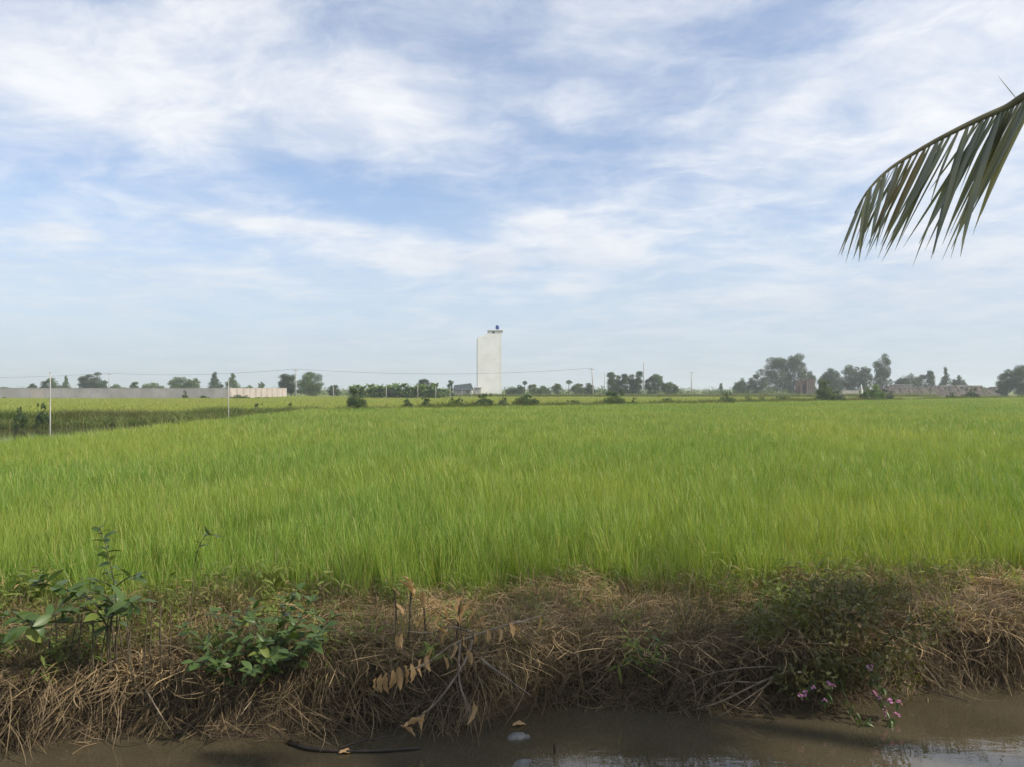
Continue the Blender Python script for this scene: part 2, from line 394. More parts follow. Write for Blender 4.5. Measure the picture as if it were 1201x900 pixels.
for y0, y1, dn, var in ((6.4, 13, 56, rice_near), (13, 26, 24, rice_mid), (26, 52, 9, rice_far), (52, 150, 3.6, rice_vfar)):
    for x, y in fill(y0, y1, dn, in_paddy):
        R_pts.append((x, y, ground_z(x, y) - .01)); R_idx.append(off + rng.integers(len(var)))
        s = .95*rng.uniform(.84, 1.12)*(1 + .10*nz(x, y, .12, 2) + .13*nz(x, y, .9, 4)); s *= .80 + .20*sm(1.2, 2.4, y - water_line(max(-40, min(40, x)))); R_scl.append((s*rng.uniform(.9, 1.1), s, s))
    off += len(var)
n = len(R_pts)
scatter('rice_field', rice_near + rice_mid + rice_far + rice_vfar, R_pts,
        np.stack([rng.normal(0, .07, n), rng.normal(0, .07, n), rng.uniform(0, 6.28, n)], 1), R_scl, R_idx,
        'bright green rice paddy filling the middle of the view', 'rice')
print('rice tufts', n)

paddy2 = [tuft(M['rice2'], 46, .52, .06, .50, .16, .6, 3, 'paddy') for _ in range(4)]
def in_paddy2(x, y):
    return y > FAR_EDGE(x) + 2.4 and in_pond(x, y) < .1 and not (x < -52 and y > 147) and y < 176 - .1*x and not (x < -16 and y < 60)\
        and not (x < -17 and abs(y - (68.5 + (x+17))) < 2.4)
pp = fill(40, 178, 1.6, in_paddy2); n = len(pp)
scatter('far_paddy', paddy2, [(x, y, ground_z(x, y)) for x, y in pp],
        np.stack([np.zeros(n), np.zeros(n), rng.uniform(0, 6.28, n)], 1), np.stack([np.ones(n)]*2 + [rng.uniform(.8, 1.15, n)], 1), rng.integers(0, 4, n),
        'yellower rice fields beyond the bund, reaching to the wall and hedges', 'rice')

verge = [tuft(M['verge'], 36, .6, .028, .22, .35, 1.1, 3, 'verge') for _ in range(5)]
V_pts, V_s = [], []
for _ in range(4200):                                        # along the bund at the end of the paddy
    x = rng.uniform(-17, 112); y = FAR_EDGE(x) + 1.0 + rng.normal(0, .7); V_pts.append((x, y, ground_z(x, y))); V_s.append(rng.uniform(.9, 1.9)*(1 + .6*nz(x, y, .15, 3)))
for _ in range(4200):                                        # tall growth on the far side of the pond
    k = rng.uniform(0, 1); x = lerp(-44, -17, k); y = lerp(41, 68, k) + .8 - abs(rng.normal(0, 3.4)); V_pts.append((x, y, max(.15, ground_z(x, y)))); V_s.append(rng.uniform(.9, 1.7)*(1 + .35*nz(x, y, .25, 6)))
for _ in range(260):
    y = rng.uniform(23, 62); x = -16.5 + rng.normal(0, .25); V_pts.append((x, y, ground_z(x, y))); V_s.append(rng.uniform(.5, .9))
for _ in range(1500):                                        # low hedge line in front of the tower
    x = rng.uniform(-34, 60); y = 184 - .1*x + rng.normal(0, .8); V_pts.append((x, y, LAND_Z)); V_s.append(rng.uniform(1.6, 2.6))
for _ in range(1500):                                        # low hedge below the right hand trees
    x = rng.uniform(52, 108); y = 196 + rng.normal(0, 1.2); V_pts.append((x, y, LAND_Z)); V_s.append(rng.uniform(1.4, 2.5))
n = len(V_pts)
scatter('verge_grass', verge, V_pts, np.stack([np.zeros(n), np.zeros(n), rng.uniform(0, 6.28, n)], 1), np.repeat(np.array(V_s)[:, None], 3, 1), rng.integers(0, 5, n),
        'rough grass and weeds along the bunds and pond edge', 'grass')

# straw and dead grass on the bank
def mat_clump(mat, n, R, L, wd):
    mb = MB()
    for _ in range(n):
        a = rng.uniform(0, 6.28); p = np.array([rng.uniform(-R, R), rng.uniform(-R, R), rng.uniform(.0, .07)]); l = L*rng.uniform(.5, 1.1)
        c = rng.normal(0, .8); lift = rng.normal(.12, .22); pts = [p]
        for i in range(5):
            a += c*.25; d = np.array([math.cos(a), math.sin(a), lift*(1 - i*.5)]); p = p + d*l/5; pts.append(p.copy())
        side = np.array([-math.sin(a), math.cos(a), rng.normal(0, .4)]); side /= np.linalg.norm(side)
        strip(mb, pts, [wd*.5]*4 + [wd*.35, 0], side, rng.uniform())
    return mb.mesh('straw', mat)
def hang_clump(mat, n, L, wd):
    mb = MB()
    for _ in range(n):
        a = rng.normal(-math.pi/2, .65); l = L*rng.uniform(.45, 1.1); p = np.array([rng.normal(0, .10), rng.normal(0, .06), rng.uniform(-.02, .05)])
        ang = rng.uniform(-.1, 1.0); pts = [p]; end = rng.uniform(2.3, 3.05); tw = rng.normal(0, .5)
        for i in range(6):
            k = i/5; th = lerp(math.pi/2 - ang, end, k**.6); aa = a + tw*k
            p = p + l/6*np.array([math.cos(aa)*math.sin(th), math.sin(aa)*math.sin(th), math.cos(th)]); pts.append(p.copy())
        side = np.array([-math.sin(a), math.cos(a), rng.normal(0, .3)]); side /= np.linalg.norm(side)
        strip(mb, pts, [wd*.5]*5 + [wd*.35, 0], side, rng.uniform())
    return mb.mesh('dead_grass', mat)
S_mesh = [mat_clump(M['straw'], 42, .20, .42, .0055) for _ in range(5)] + [tuft(M['straw'], 30, .34, .005, .08, .7, 1.2, 4) for _ in range(4)]
D_mesh = [hang_clump(M['deadgrass'], 40, .46, .005) for _ in range(5)] + [mat_clump(M['deadgrass'], 34, .20, .45, .0055) for _ in range(3)] + \
         [tuft(M['deadgrass'], 30, .36, .005, .09, .8, 1.3, 4) for _ in range(3)]
sp, sr, ss, si = [], [], [], []
for _ in range(1900):
    x = rng.uniform(-7.5, 8.5); d = rng.uniform(.18, 1.7); y = water_line(x) + d
    sp.append((x, y, ground_z(x, y) + .015)); up = rng.uniform() < .28
    sr.append((rng.normal(0, .15), rng.normal(0, .15), rng.uniform(0, 6.28))); s = rng.uniform(.7, 1.25); ss.append((s, s, s))
    si.append(5 + rng.integers(4) if up else rng.integers(5))
scatter('straw_mat', S_mesh, sp, sr, ss, si, 'golden dry straw matted on top of the canal bank', 'straw')
sp, sr, ss, si = [], [], [], []
for _ in range(620):                                         # tufts hanging over the edge
    x = rng.uniform(-7.5, 8.5); d = abs(rng.normal(.27, .13)); y = water_line(x) + d
    sp.append((x, y, ground_z(x, y) + .03)); sr.append((rng.normal(0, .3), rng.normal(0, .35), rng.normal(0, .9)))
    s = rng.uniform(.4, 1.15)*(1 + .5*nz(x, y, 1.4, 11)); ss.append((s, s, s)); si.append(rng.integers(5))
for _ in range(1750):                                        # tangled stalks lying every way on the face
    x = rng.uniform(-7.5, 8.5); d = rng.uniform(.0, .62); y = water_line(x) + d; tilt = 1.05 if d < .24 else .3
    if nz(x, d, 1.7, 33) < -.22 and rng.uniform() < .7: continue
    sp.append((x, y - .02, ground_z(x, y) + .025)); sr.append((tilt + rng.normal(0, .3), rng.normal(0, .3), rng.normal(0, .8)))
    s = rng.uniform(.5, 1.15); ss.append((s, s, s)); si.append(5 + rng.integers(6))
scatter('dead_grass', D_mesh, sp, sr, ss, si, 'grey brown dead grass, partly darkened for shade, hanging down the bank to the water', 'dead grass')
# weeds where the paddy meets the straw
def weed(n, H):
    mb = MB()
    for _ in range(n):
        a = rng.uniform(0, 6.28); r = .10*rng.uniform(); p = np.array([r*math.cos(a), r*math.sin(a), 0]); h = H*rng.uniform(.5, 1.1); ln = rng.normal(0, .25, 2)
        top = p + np.array([ln[0]*h, ln[1]*h, h]); strip(mb, [p, (p+top)/2, top], [.003, .0025, 0], np.array([1, 0, 0]), .3)
        for k in range(rng.integers(4, 9)):
            q = p + (top-p)*rng.uniform(.25, 1); b = rng.uniform(0, 6.28); l = rng.uniform(.05, .13); dz_ = rng.normal(.1, .4)
            d = np.array([math.cos(b), math.sin(b), dz_]); side = np.array([-math.sin(b), math.cos(b), rng.normal(0, .3)]); w = l*rng.uniform(.07, .15)
            strip(mb, [q, q + d*l*.45, q + d*l*.8 - [0, 0, l*.1], q + d*l - [0, 0, l*.25]], [.002, w, w*.6, 0], side, rng.uniform())
    return mb.mesh('weed', M['weed'])
weeds = [weed(7, .42) for _ in range(6)]; drytall = [tuft(M['deadgrass'], 22, .5, .006, .1, .25, .8, 4) for _ in range(3)]; lowgrass = [tuft(M['weed'], 22, .46, .008, .12, .25, .8, 4) for _ in range(4)]
sp, sr, ss, si = [], [], [], []
for _ in range(760):
    x = rng.uniform(-8, 9); d = rng.normal(1.36, .18) + .14*math.sin(2.3*x); y = water_line(x) + d
    if nz(x, 0, .8, 21) < -.18 and rng.uniform() < .6: continue
    sp.append((x, y, ground_z(x, y))); sr.append((0, 0, rng.uniform(0, 6.28))); s = rng.uniform(.40, .92)*(1.35 if x < -1.6 or 1.8 < x < 3.6 else 1.0); ss.append((s, s, s))
    si.append((rng.integers(6), 6 + rng.integers(3), 9 + rng.integers(4))[rng.choice(3, p=(.34, .24, .42))])
for _ in range(1050):                                        # growth on the bank itself
    x = (rng.normal(-3.1, .9), rng.normal(2.9, .8), rng.uniform(-5, 6))[rng.choice(3, p=(.45, .30, .25))]; d = rng.uniform(.12, 1.25); y = water_line(x) + d
    sp.append((x, y, ground_z(x, y) + .02)); sr.append((rng.normal(.1, .2), rng.normal(0, .2), rng.uniform(0, 6.28))); s = rng.uniform(.35, 1.0); ss.append((s, s, s))
    si.append((rng.integers(6), 6 + rng.integers(3), 9 + rng.integers(4))[rng.choice(3, p=(.34, .46, .20))])
scatter('field_weeds', weeds + drytall + lowgrass, sp, sr, ss, si, 'mixed weeds and dry stalks along the near edge of the paddy', 'weeds')

# ------------------------------------------------------------------ far trees and bushes
def leaf_cloud(clumps, size, mat, density=1.0, hang=0.0):
    """leaf sprays spread through the clumps of a crown"""
    mb = MB(); V, T = [], []
    for (cx, cy_, cz, rx, ry, rz, n) in clumps:
        n = max(6, int(n*density)); ct = rng.uniform(.0, .75)
        d = rng.normal(size=(n, 3)); d /= np.linalg.norm(d, axis=1)[:, None]
        r = rng.uniform(.15, 1, n)**.45
        p = d*r[:, None]*np.array([rx, ry, rz]) + np.array([cx, cy_, cz])
        a = rng.normal(size=(n, 3)); a[:, 2] -= hang; a /= np.linalg.norm(a, axis=1)[:, None]
        b = np.cross(a, d + rng.normal(0, .5, (n, 3))); b /= (np.linalg.norm(b, axis=1)[:, None] + 1e-6)
        l = size*rng.uniform(.5, 1.15, n)[:, None]; w = l*rng.uniform(.28, .5, n)[:, None]
        V.append(np.stack([p - a*l*.5, p + b*w*.5 + a*l*.05, p + a*l*.5, p - b*w*.5 + a*l*.05], 1).reshape(-1, 3))
        T.append(np.repeat(np.clip(ct + rng.uniform(0, .35, n), 0, 1), 4))
    V = np.concatenate(V); T = np.concatenate(T); k = len(V)//4
    mb.v = [V]; mb.t = [T]; mb.f = [(4*i, 4*i+1, 4*i+2, 4*i+3) for i in range(k)]; mb.k = len(V)
    return mb.mesh('crown', mat)
def limbs(H, tops, r0, z_split):
    """a tapered trunk with limbs running to the clumps"""
    mb = MB(); wob = [Vector((rng.normal(0, .02)*H*i/3, rng.normal(0, .02)*H*i/3, z_split*i/3)) for i in range(4)]
    mb.tube(wob, [r0*1.25, r0, r0*.85, r0*.75], 7)
    for c in tops:
        c = Vector(c); m_ = (wob[3] + c)/2 + Vector((0, 0, -.08*H*rng.uniform()))
        mb.tube([wob[3] - Vector((0, 0, .12*z_split)), m_, c], [r0*.55, r0*.35, r0*.10], 5)
    return mb
def clumps_for(kind, H, Wd):
    C = []
    if kind == 'round':
        for i in range(30):
            a = rng.uniform(0, 6.28); k = rng.uniform(0, 1)**.5; z = rng.uniform(.10, .93)
            rr = Wd*.40*math.sqrt(max(.10, 1 - ((z-.48)/.52)**2))*k
            s = rng.uniform(.10, .19); C.append((rr*math.cos(a), rr*math.sin(a), z*H, Wd*s, Wd*s, max(H*s*.62, Wd*s*.6), 60))
    elif kind == 'tall':
        for i in range(26):
            z = rng.uniform(.12, .96); rr = Wd*.30*(1.1 - z*.6)*rng.uniform(.2, 1); a = rng.uniform(0, 6.28); s = rng.uniform(.13, .24)
            C.append((rr*math.cos(a), rr*math.sin(a), z*H, Wd*s, Wd*s, H*.08, 48))
    elif kind == 'cone':
        for i in range(26):
            z = .08 + .88*(i/25); rr = Wd*.40*(1.05 - z)*rng.uniform(.2, 1); a = rng.uniform(0, 6.28); s = .22*(1.12 - z*.8)*rng.uniform(.6, 1.1)
            C.append((rr*math.cos(a), rr*math.sin(a), z*H, Wd*s, Wd*s, H*.075, 55))
    elif kind == 'wide':
        for i in range(34):
            a = rng.uniform(0, 6.28); k = rng.uniform(0, 1)**.5; z = .10 + .76*rng.uniform()*(1 - .45*k); s = rng.uniform(.09, .16)
            C.append((Wd*.42*k*math.cos(a), Wd*.42*k*math.sin(a), z*H, Wd*s, Wd*s, H*s*1.1, 60))
    elif kind == 'bush':
        for i in range(24):
            a = rng.uniform(0, 6.28); k = rng.uniform(0, 1)**.5; z = .06 + .74*rng.uniform()*(1 - .6*k*k); s = rng.uniform(.09, .18)
            C.append((Wd*.42*k*math.cos(a), Wd*.42*k*math.sin(a), z*H, Wd*s, Wd*s, H*s*.9, 62))
        for i in range(6):
            a = rng.uniform(0, 6.28); k = rng.uniform(0, .34)
            C.append((Wd*k*math.cos(a), Wd*k*math.sin(a), H*rng.uniform(.72, .92), Wd*.07, Wd*.07, H*.12, 26))
    core = dict(round=(.36, .52, .36), tall=(.28, .50, .40), cone=(.32, .38, .34), wide=(.38, .42, .32), bush=(.36, .36, .32))[kind]   # the body the clumps stand out from
    C.append((0, 0, core[1]*H, core[0]*Wd, core[0]*Wd, core[2]*H, 60))
    return C
def tree(name, label, u, vt, vb, wpx, Y, kind, mat, cat='tree', group=None, leaf=None, dens=1.0, z0=None):
    """a tree or bush whose foot stands Y metres off, wpx wide, from vb up to vt in the photograph"""
    x = (u - 600.5)/F*Y; zt = CAM_Z - (vt - HOR)/F*Y; zb = z0 if z0 is not None else max(LAND_Z - .05, min(ground_z(x, Y), .7)) if Y < 130 else LAND_Z
    H = zt - zb; Wd = wpx/F*Y
    root = empty(name, (x, Y, zb), rng.uniform(0, 6.28)); tag(root, label, cat, group)
    C = clumps_for(kind, H, Wd)
    leaf = leaf or max(.10, min(.50, .0019*Y))
    C = [(*c[:6], max(12, int(2.3*math.pi*c[3]*c[5]/(.15*leaf*leaf)))) for c in C]     # as many sprays as it takes to fill a clump
    link('crown', leaf_cloud(C, leaf, M[mat], dens), root)
    k = [C[i][:3] for i in rng.choice(len(C), min(6, len(C)), replace=False)]
    limbs(H, k, max(.02, H*.018), H*(.12 if kind == 'bush' else .32)).build('trunk', M['bark'], root, True)
    return root

GB, GW, GR = 'bushes on the bund', 'trees behind the long wall', 'trees on the right horizon'
T = [
 # behind the wall, left to right
 ('broadleaf_tree', 'low dark tree top at the far left end of the wall', 2, 451, 458, 22, 236, 'wide', 'tree_b', GW),
 ('broadleaf_tree', 'tiny round dark tree showing alone above the wall', 38, 450, 458, 10, 236, 'round', 'tree_a', GW),
 ('slender_tree', 'small thin tree left of the near pole, behind the wall', 52, 447, 458, 9, 236, 'tall', 'tree_c', GW),
 ('broadleaf_tree', 'bushy tree right behind the white near pole on the left', 62, 443, 458, 16, 236, 'round', 'tree_b', GW),
 ('slender_tree', 'pointed tree to the right of the white near pole', 77, 441, 458, 12, 236, 'cone', 'tree_b', GW),
 ('slender_tree', 'leftmost of the tall feathery grey trees behind the wall', 98, 441, 458, 12, 240, 'tall', 'tree_c', GW),
 ('slender_tree', 'feathery grey tree in the middle of the tall trio behind the wall', 105, 439, 458, 12, 240, 'tall', 'tree_c', GW),
 ('slender_tree', 'tallest feathery grey tree of the trio behind the wall', 114, 437, 458, 11, 240, 'tall', 'tree_c', GW),
 ('broadleaf_tree', 'dark round tree at the foot of the tall feathery trio', 120, 445, 458, 12, 238, 'round', 'tree_a', GW),
 ('broadleaf_tree', 'low spreading green tree right of the feathery trio', 137, 448, 458, 18, 236, 'wide', 'tree_b', GW),
 ('broadleaf_tree', 'small dark dome tree between two spreading ones behind the wall', 157, 448, 458, 12, 236, 'round', 'tree_a', GW),
 ('broadleaf_tree', 'broad low green tree near the middle of the wall', 178, 446, 458, 24, 238, 'wide', 'tree_b', GW),
 ('broadleaf_tree', 'wide pale green tree, second of the large crowns behind the wall', 212, 443, 458, 24, 238, 'round', 'tree_b', GW),
 ('broadleaf_tree', 'full green tree just left of the pointed one behind the wall', 226, 444, 458, 18, 238, 'round', 'tree_b', GW),
 ('pointed_tree', 'pointed dark green tree behind the corner of the wall', 252, 437, 458, 20, 238, 'cone', 'tree_a', GW),
 ('pointed_tree', 'broad pointed tree behind the pale end of the wall', 273, 438, 458, 21, 238, 'cone', 'tree_b', GW),
 ('broadleaf_tree', 'low tree over the pale wall, right of the pointed trees', 291, 450, 458, 14, 240, 'wide', 'tree_b', GW),
 ('broadleaf_tree', 'small round tree over the pale wall near its end', 306, 448, 458, 8, 240, 'round', 'tree_b', GW),
 # right of the wall
 ('slender_tree', 'tall grey tree just past the end of the wall', 333, 438, 463, 12, 200, 'tall', 'tree_c', None),
 ('slender_tree', 'tall grey tree beside the power pole right of the wall', 342, 439, 463, 12, 200, 'tall', 'tree_c', None),
 ('broadleaf_tree', 'big rounded green tree right of the wall and power pole', 363, 437, 463, 30, 196, 'round', 'tree_b', None),
 ('broadleaf_tree', 'small dark tree between the big round tree and the plantation', 392, 452, 463, 14, 205, 'round', 'tree_a', None),
 ('broadleaf_tree', 'dark tree rising above the right part of the banana plantation', 496, 444, 464, 17, 168, 'round', 'tree_a', None),
 ('broadleaf_tree', 'dark narrow tree between plantation and shed', 528, 446, 461, 7, 176, 'tall', 'tree_a', None),
 # right of the tower
 ('sparse_palm', 'thin palm with a round tuft right of the tower', 615, 447, 459, 6, 230, 'sparse', 'tree_a', None),
 ('broadleaf_tree', 'low tree right beside the tower, leftmost of the row', 600, 451, 460, 14, 224, 'wide', 'tree_b', None),
 ('broadleaf_tree', 'low tree under the thin tufted palm', 611, 451, 460, 12, 222, 'round', 'tree_a', None),
 ('broadleaf_tree', 'third low tree in the row right of the tower', 625, 451, 460, 13, 222, 'round', 'tree_b', None),
 ('broadleaf_tree', 'fourth low tree in the row right of the tower', 638, 450, 460, 14, 222, 'wide', 'tree_b', None),
 ('broadleaf_tree', 'fifth low tree in the row right of the tower', 652, 450, 460, 13, 222, 'round', 'tree_b', None),
 ('sparse_palm', 'taller tufted tree standing out of the row right of the tower', 667, 446, 460, 8, 222, 'sparse', 'tree_a', None),
 ('broadleaf_tree', 'low tree right of the tufted one, left of the leaning pole', 678, 450, 460, 16, 222, 'round', 'tree_b', None),
 ('broadleaf_tree', 'dark tree at the foot of the leaning pole', 691, 449, 460, 13, 222, 'round', 'tree_a', None),
 ('slender_tree', 'first tree of the tall dense row, at its left end', 717, 437, 460, 11, 220, 'tall', 'tree_a', None),
 ('slender_tree', 'second tree of the tall dense row right of the leaning pole', 725, 439, 460, 10, 221, 'tall', 'tree_b', None),
 ('slender_tree', 'third tree of the tall dense row right of the leaning pole', 733, 439, 460, 10, 220, 'tall', 'tree_a', None),
 ('slender_tree', 'fourth tree of the tall dense row, beside the thin pole', 741, 439, 460, 10, 221, 'tall', 'tree_b', None),
 ('slender_tree', 'highest tree of the tall row, left of the thin tall pole', 749, 436, 460, 10, 220, 'tall', 'tree_a', None),
 ('broadleaf_tree', 'dark tree just right of the thin tall pole', 763, 441, 460, 14, 220, 'round', 'tree_a', None),
 ('broadleaf_tree', 'rounded dark tree second to the right of the thin tall pole', 772, 438, 460, 14, 220, 'round', 'tree_b', None),
 ('broadleaf_tree', 'sloping green tree ending the group right of the thin pole', 785, 444, 460, 18, 220, 'wide', 'tree_b', None),
 ('broadleaf_tree', 'tiny round tree standing alone left of the big right trees', 846, 449, 459, 5, 300, 'round', 'tree_a', None),
 ('broadleaf_tree', 'dark flat topped tree, leftmost of the right group', 870, 440, 459, 17, 250, 'wide', 'tree_a', GR),
 ('broadleaf_tree', 'pale domed tree left of the biggest right tree', 889, 439, 459, 22, 250, 'round', 'tree_c', GR),
 ('broadleaf_tree', 'left half of the biggest grey green double tree on the right', 911, 420, 459, 34, 262, 'round', 'tree_c', GR),
 ('broadleaf_tree', 'right taller half of the biggest grey green double tree', 932, 416, 459, 28, 262, 'round', 'tree_c', GR),
 ('broadleaf_tree', 'low dark tree above the brick ruin', 950, 434, 459, 18, 275, 'round', 'tree_a', GR),
 ('broadleaf_tree', 'wide dark tree right of the brick ruin', 976, 427, 459, 26, 262, 'wide', 'tree_a', GR),
 ('broadleaf_tree', 'rounded grey tree above the white post', 1000, 428, 459, 24, 262, 'round', 'tree_c', GR),
 ('broadleaf_tree', 'dark tree left of the tall bottle shaped tree', 1014, 430, 459, 16, 262, 'round', 'tree_a', GR),
 ('slender_tree', 'tall bottle shaped tree with a light tuft on top', 1035, 413, 459, 20, 255, 'round', 'tree_a', GR),
 ('broadleaf_tree', 'wide dark tree behind the rubble heap', 1064, 432, 459, 26, 262, 'wide', 'tree_a', GR),
 ('broadleaf_tree', 'small grey tree behind the middle of the rubble heap', 1079, 438, 459, 12, 275, 'round', 'tree_c', GR),
 ('broadleaf_tree', 'dark tree left of the pointed one behind the rubble heap', 1090, 434, 459, 13, 262, 'round', 'tree_a', GR),
 ('pointed_tree', 'pointed grey tree behind the right part of the rubble heap', 1109, 431, 459, 15, 262, 'cone', 'tree_c', GR),
 ('broadleaf_tree', 'pale low tree at the right end of the tree line', 1124, 438, 459, 16, 262, 'wide', 'tree_c', GR),
 ('broadleaf_tree', 'dark bushy tree cut by the right edge, left one', 1180, 434, 460, 22, 200, 'round', 'tree_a', GR),
 ('broadleaf_tree', 'dark bushy tree cut by the right edge, tallest', 1201, 427, 460, 30, 198, 'round', 'tree_a', GR),
]
for (nm, lb, u, vt, vb, w, Y, kind, mat, grp) in T:
    if kind == 'sparse':
        x = (u-600.5)/F*Y; H = CAM_Z - (vt-HOR)/F*Y - LAND_Z; Wd = w/F*Y
        root = tag(empty(nm, (x, Y, LAND_Z)), lb, 'tree', grp)
        mbt = MB(); mbt.tube([(0, 0, 0), (.05, 0, H*.5), (.12, 0, H*.85)], [.14, .10, .08], 7); mbt.build('trunk', M['bark'], root, True)
        link('crown', leaf_cloud([(.12, 0, H*.86, Wd*.5, Wd*.5, H*.13, 150), (.12, 0, H*.92, Wd*.3, Wd*.3, H*.08, 60)], .55, M[mat], 1, .3), root)
    else:
        tree(nm, lb, u, vt, vb, w*dict(tall=1.8, cone=1.35).get(kind, 1.25), Y, kind, mat, 'tree', grp)
Bs = [  # bushes on the bund at the end of the paddy and by the wall: label, u, top v, width px, kind, material
 ('dark round bush standing highest on the bund, left of the plantation', 417, 454, 27, 'bush'),
 ('small low bush on the bund, right of the highest round bush', 478, 467, 14, 'bush'),
 ('low dark bush on the bund below the plantation', 500, 465, 16, 'bush'),
 ('flat bush on the bund left of the tower foot', 535, 466, 20, 'bush'),
 ('wide dark bush on the bund straight below the tower', 567, 461, 26, 'bush'),
 ('pale bush on the bund just right of the tower foot', 590, 465, 14, 'bush'),
 ('wide spreading bush on the bund right of the tower', 617, 462, 30, 'bush'),
 ('low pale bush on the bund between two wide bushes', 672, 469, 36, 'bush'),
 ('spiky dark bush on the bund below the tall dense tree row', 720, 457, 34, 'bush'),
 ('small round bush right beside the spiky dark one', 744, 466, 9, 'bush'),
 ('low mat of dark bush on the bund right of the round one', 783, 467, 22, 'bush'),
 ('dark upright bush on the bund under the lone tiny tree', 853, 460, 18, 'bush'),
 ('first of two small knobby bushes on the right part of the bund', 878, 465, 10, 'bush'),
 ('second of two small knobby bushes on the right part of the bund', 893, 465, 10, 'bush'),
 ('low pale green bush on the bund below the biggest double tree', 918, 464, 22, 'bush'),
 ('tall rounded bush on the bund beside the brick ruin', 967, 443, 26, 'bush'),
 ('low skirt of bush at the foot of the tall rounded bush', 980, 456, 26, 'bush'),
 ('dark low half of the bright bush pair left of the rubble', 1014, 459, 14, 'bush'),
 ('bright green bush with big leaves left of the rubble', 1026, 449, 22, 'bush'),
 ('greyish rounded bush at the right of the bright one', 1040, 456, 20, 'bush'),
 ('small flat bush alone in the right paddy', 1116, 460, 13, 'bush'),
 ('rounded grey green bush alone in the right paddy', 1139, 455, 18, 'bush'),
]
mats = ['bush', 'bush', 'tree_b', 'bush', 'bush', 'tree_c', 'bush', 'tree_b', 'bush', 'tree_b', 'tree_a', 'bush', 'bush', 'bush', 'tree_b', 'tree_b', 'tree_c', 'bush', 'banana', 'tree_c', 'tree_b', 'tree_c']
for (lb, u, vt, w, kind), mt in zip(Bs, mats):
    k = (u - 600.5)/F; Y = (60 + .73*16)/(1 - .73*k) + 1.3
    tree('bund_bush', lb, u, vt, 0, w*1.12, Y, kind, mt, 'bush', GB, leaf=.0023*Y)
Ws = [('tiny dark bush at the foot of the wall, far left', 5, 466, 6), ('low tuft at the wall foot, second from the left', 22, 469, 6),
      ('low dark bush at the wall foot beside the near pole', 62, 467, 17), ('flat low bush at the wall foot left of the middle', 88, 469, 9),
      ('small flat bush at the wall foot under the low spreading tree', 132, 468, 9), ('dark bush at the wall foot near its middle', 149, 467, 10),
      ('small dark bush next to the one at mid wall', 163, 467, 6), ('flat bush at the wall foot right of the middle', 182, 468, 8),
      ('climber with a dark head growing up the grey wall', 217, 458, 6), ('dark spreading bush at the wall foot left of the corner', 239, 464, 13),
      ('small bush right at the corner of the wall', 260, 467, 8), ('long dark bush in front of the pale end of the wall', 280, 463, 24),
      ('small dark bush near the end of the pale wall', 302, 466, 8), ('last small bush before the end of the pale wall', 313, 466, 8)]
for lb, u, vt, w in Ws:
    tree('wall_bush', lb, u, vt, 0, w*1.15, 147.5 if u < 265 else 146, 'bush', 'bush', 'bush', 'bushes at the foot of the wall', leaf=.30, z0=LAND_Z)
for lb, u, vt, w, Y in (('dark bush in the pond reeds left of the near white pole', 50, 472, 16, 47), ('dark bush in the pond reeds at the far left', 24, 477, 14, 46),
                        ('bush at the right end of the pond reeds', 302, 473, 16, 67), ('small bush where the pond reeds meet the bund', 340, 472, 9, 66)):
    tree('reed_bush', lb, u, vt, 0, w*1.1, Y, 'bush', 'bush', 'bush', None, leaf=.13, z0=.3)

# banana plantation left of the tower and hedge of low bananas
def banana_mesh(H):
    stem, lv = MB(), MB()
    for q in range(1):
        bx, by = 0.0, 0.0; h = H*rng.uniform(.50, .66); tip = Vector((bx + rng.normal(0, .12), by + rng.normal(0, .12), h))
        stem.tube([(bx, by, 0), ((bx+tip.x)/2, (by+tip.y)/2, h*.5), tuple(tip)], [.11, .09, .06], 7)
        for k in range(30):
            a = k*2.4 + rng.uniform(0, 1); l = H*rng.uniform(.32, .50); th = rng.uniform(.15, .8) if k < 11 else rng.uniform(.5, 1.2); p = np.array(tip) if k < 11 else np.array([bx, by, 0])*.5 + np.array(tip)*.5 + [0, 0, h*rng.uniform(-.42, .35)]; pts = [p.copy()]; ws = [.03]
            for i in range(1, 6):
                ang = th + (i/5)**1.6*rng.uniform(.9, 1.6); p = p + l/5*np.array([math.sin(ang)*math.cos(a), math.sin(ang)*math.sin(a), math.cos(ang)]); pts.append(p.copy()); ws.append([0, .17, .21, .20, .14, .02][i])
            strip(lv, pts, ws, np.array([-math.sin(a), math.cos(a), 0]), rng.uniform(), fold=.35)
    return stem.mesh('stem', M['tree_b']), lv.mesh('leaves', M['banana'])
bananas = [banana_mesh(3.3) for _ in range(5)]
n_b = 0
for row, (Yr, cnt, u0, u1) in enumerate(((152, 32, 414, 522), (155, 30, 410, 528))):
    for i in range(cnt):
        u = lerp(u0, u1, (i + .5)/cnt) + rng.normal(0, .7); Y = Yr + rng.normal(0, .5)
        o = tag(empty('banana_plant', ((u-600.5)/F*Y, Y, LAND_Z), rng.uniform(0, 6.28)),
                'banana like plant in the %s row of the plantation, %s of it' % (('front', 'back')[row], ('far left end', 'left third', 'left of its middle', 'middle', 'right of its middle', 'right third', 'far right end')[min(6, i*7//cnt)]), 'plant',
                'plants in the plantation front row' if row == 0 else 'plants in the plantation back row')
        s = rng.uniform(.78, 1.12)*(1.06 if row else 1.0)*(.80 if u > 512 else 1); o.scale = (s, s, s); sm_, lm_ = bananas[rng.integers(5)]
        link('stem', sm_, o); link('leaves', lm_, o)
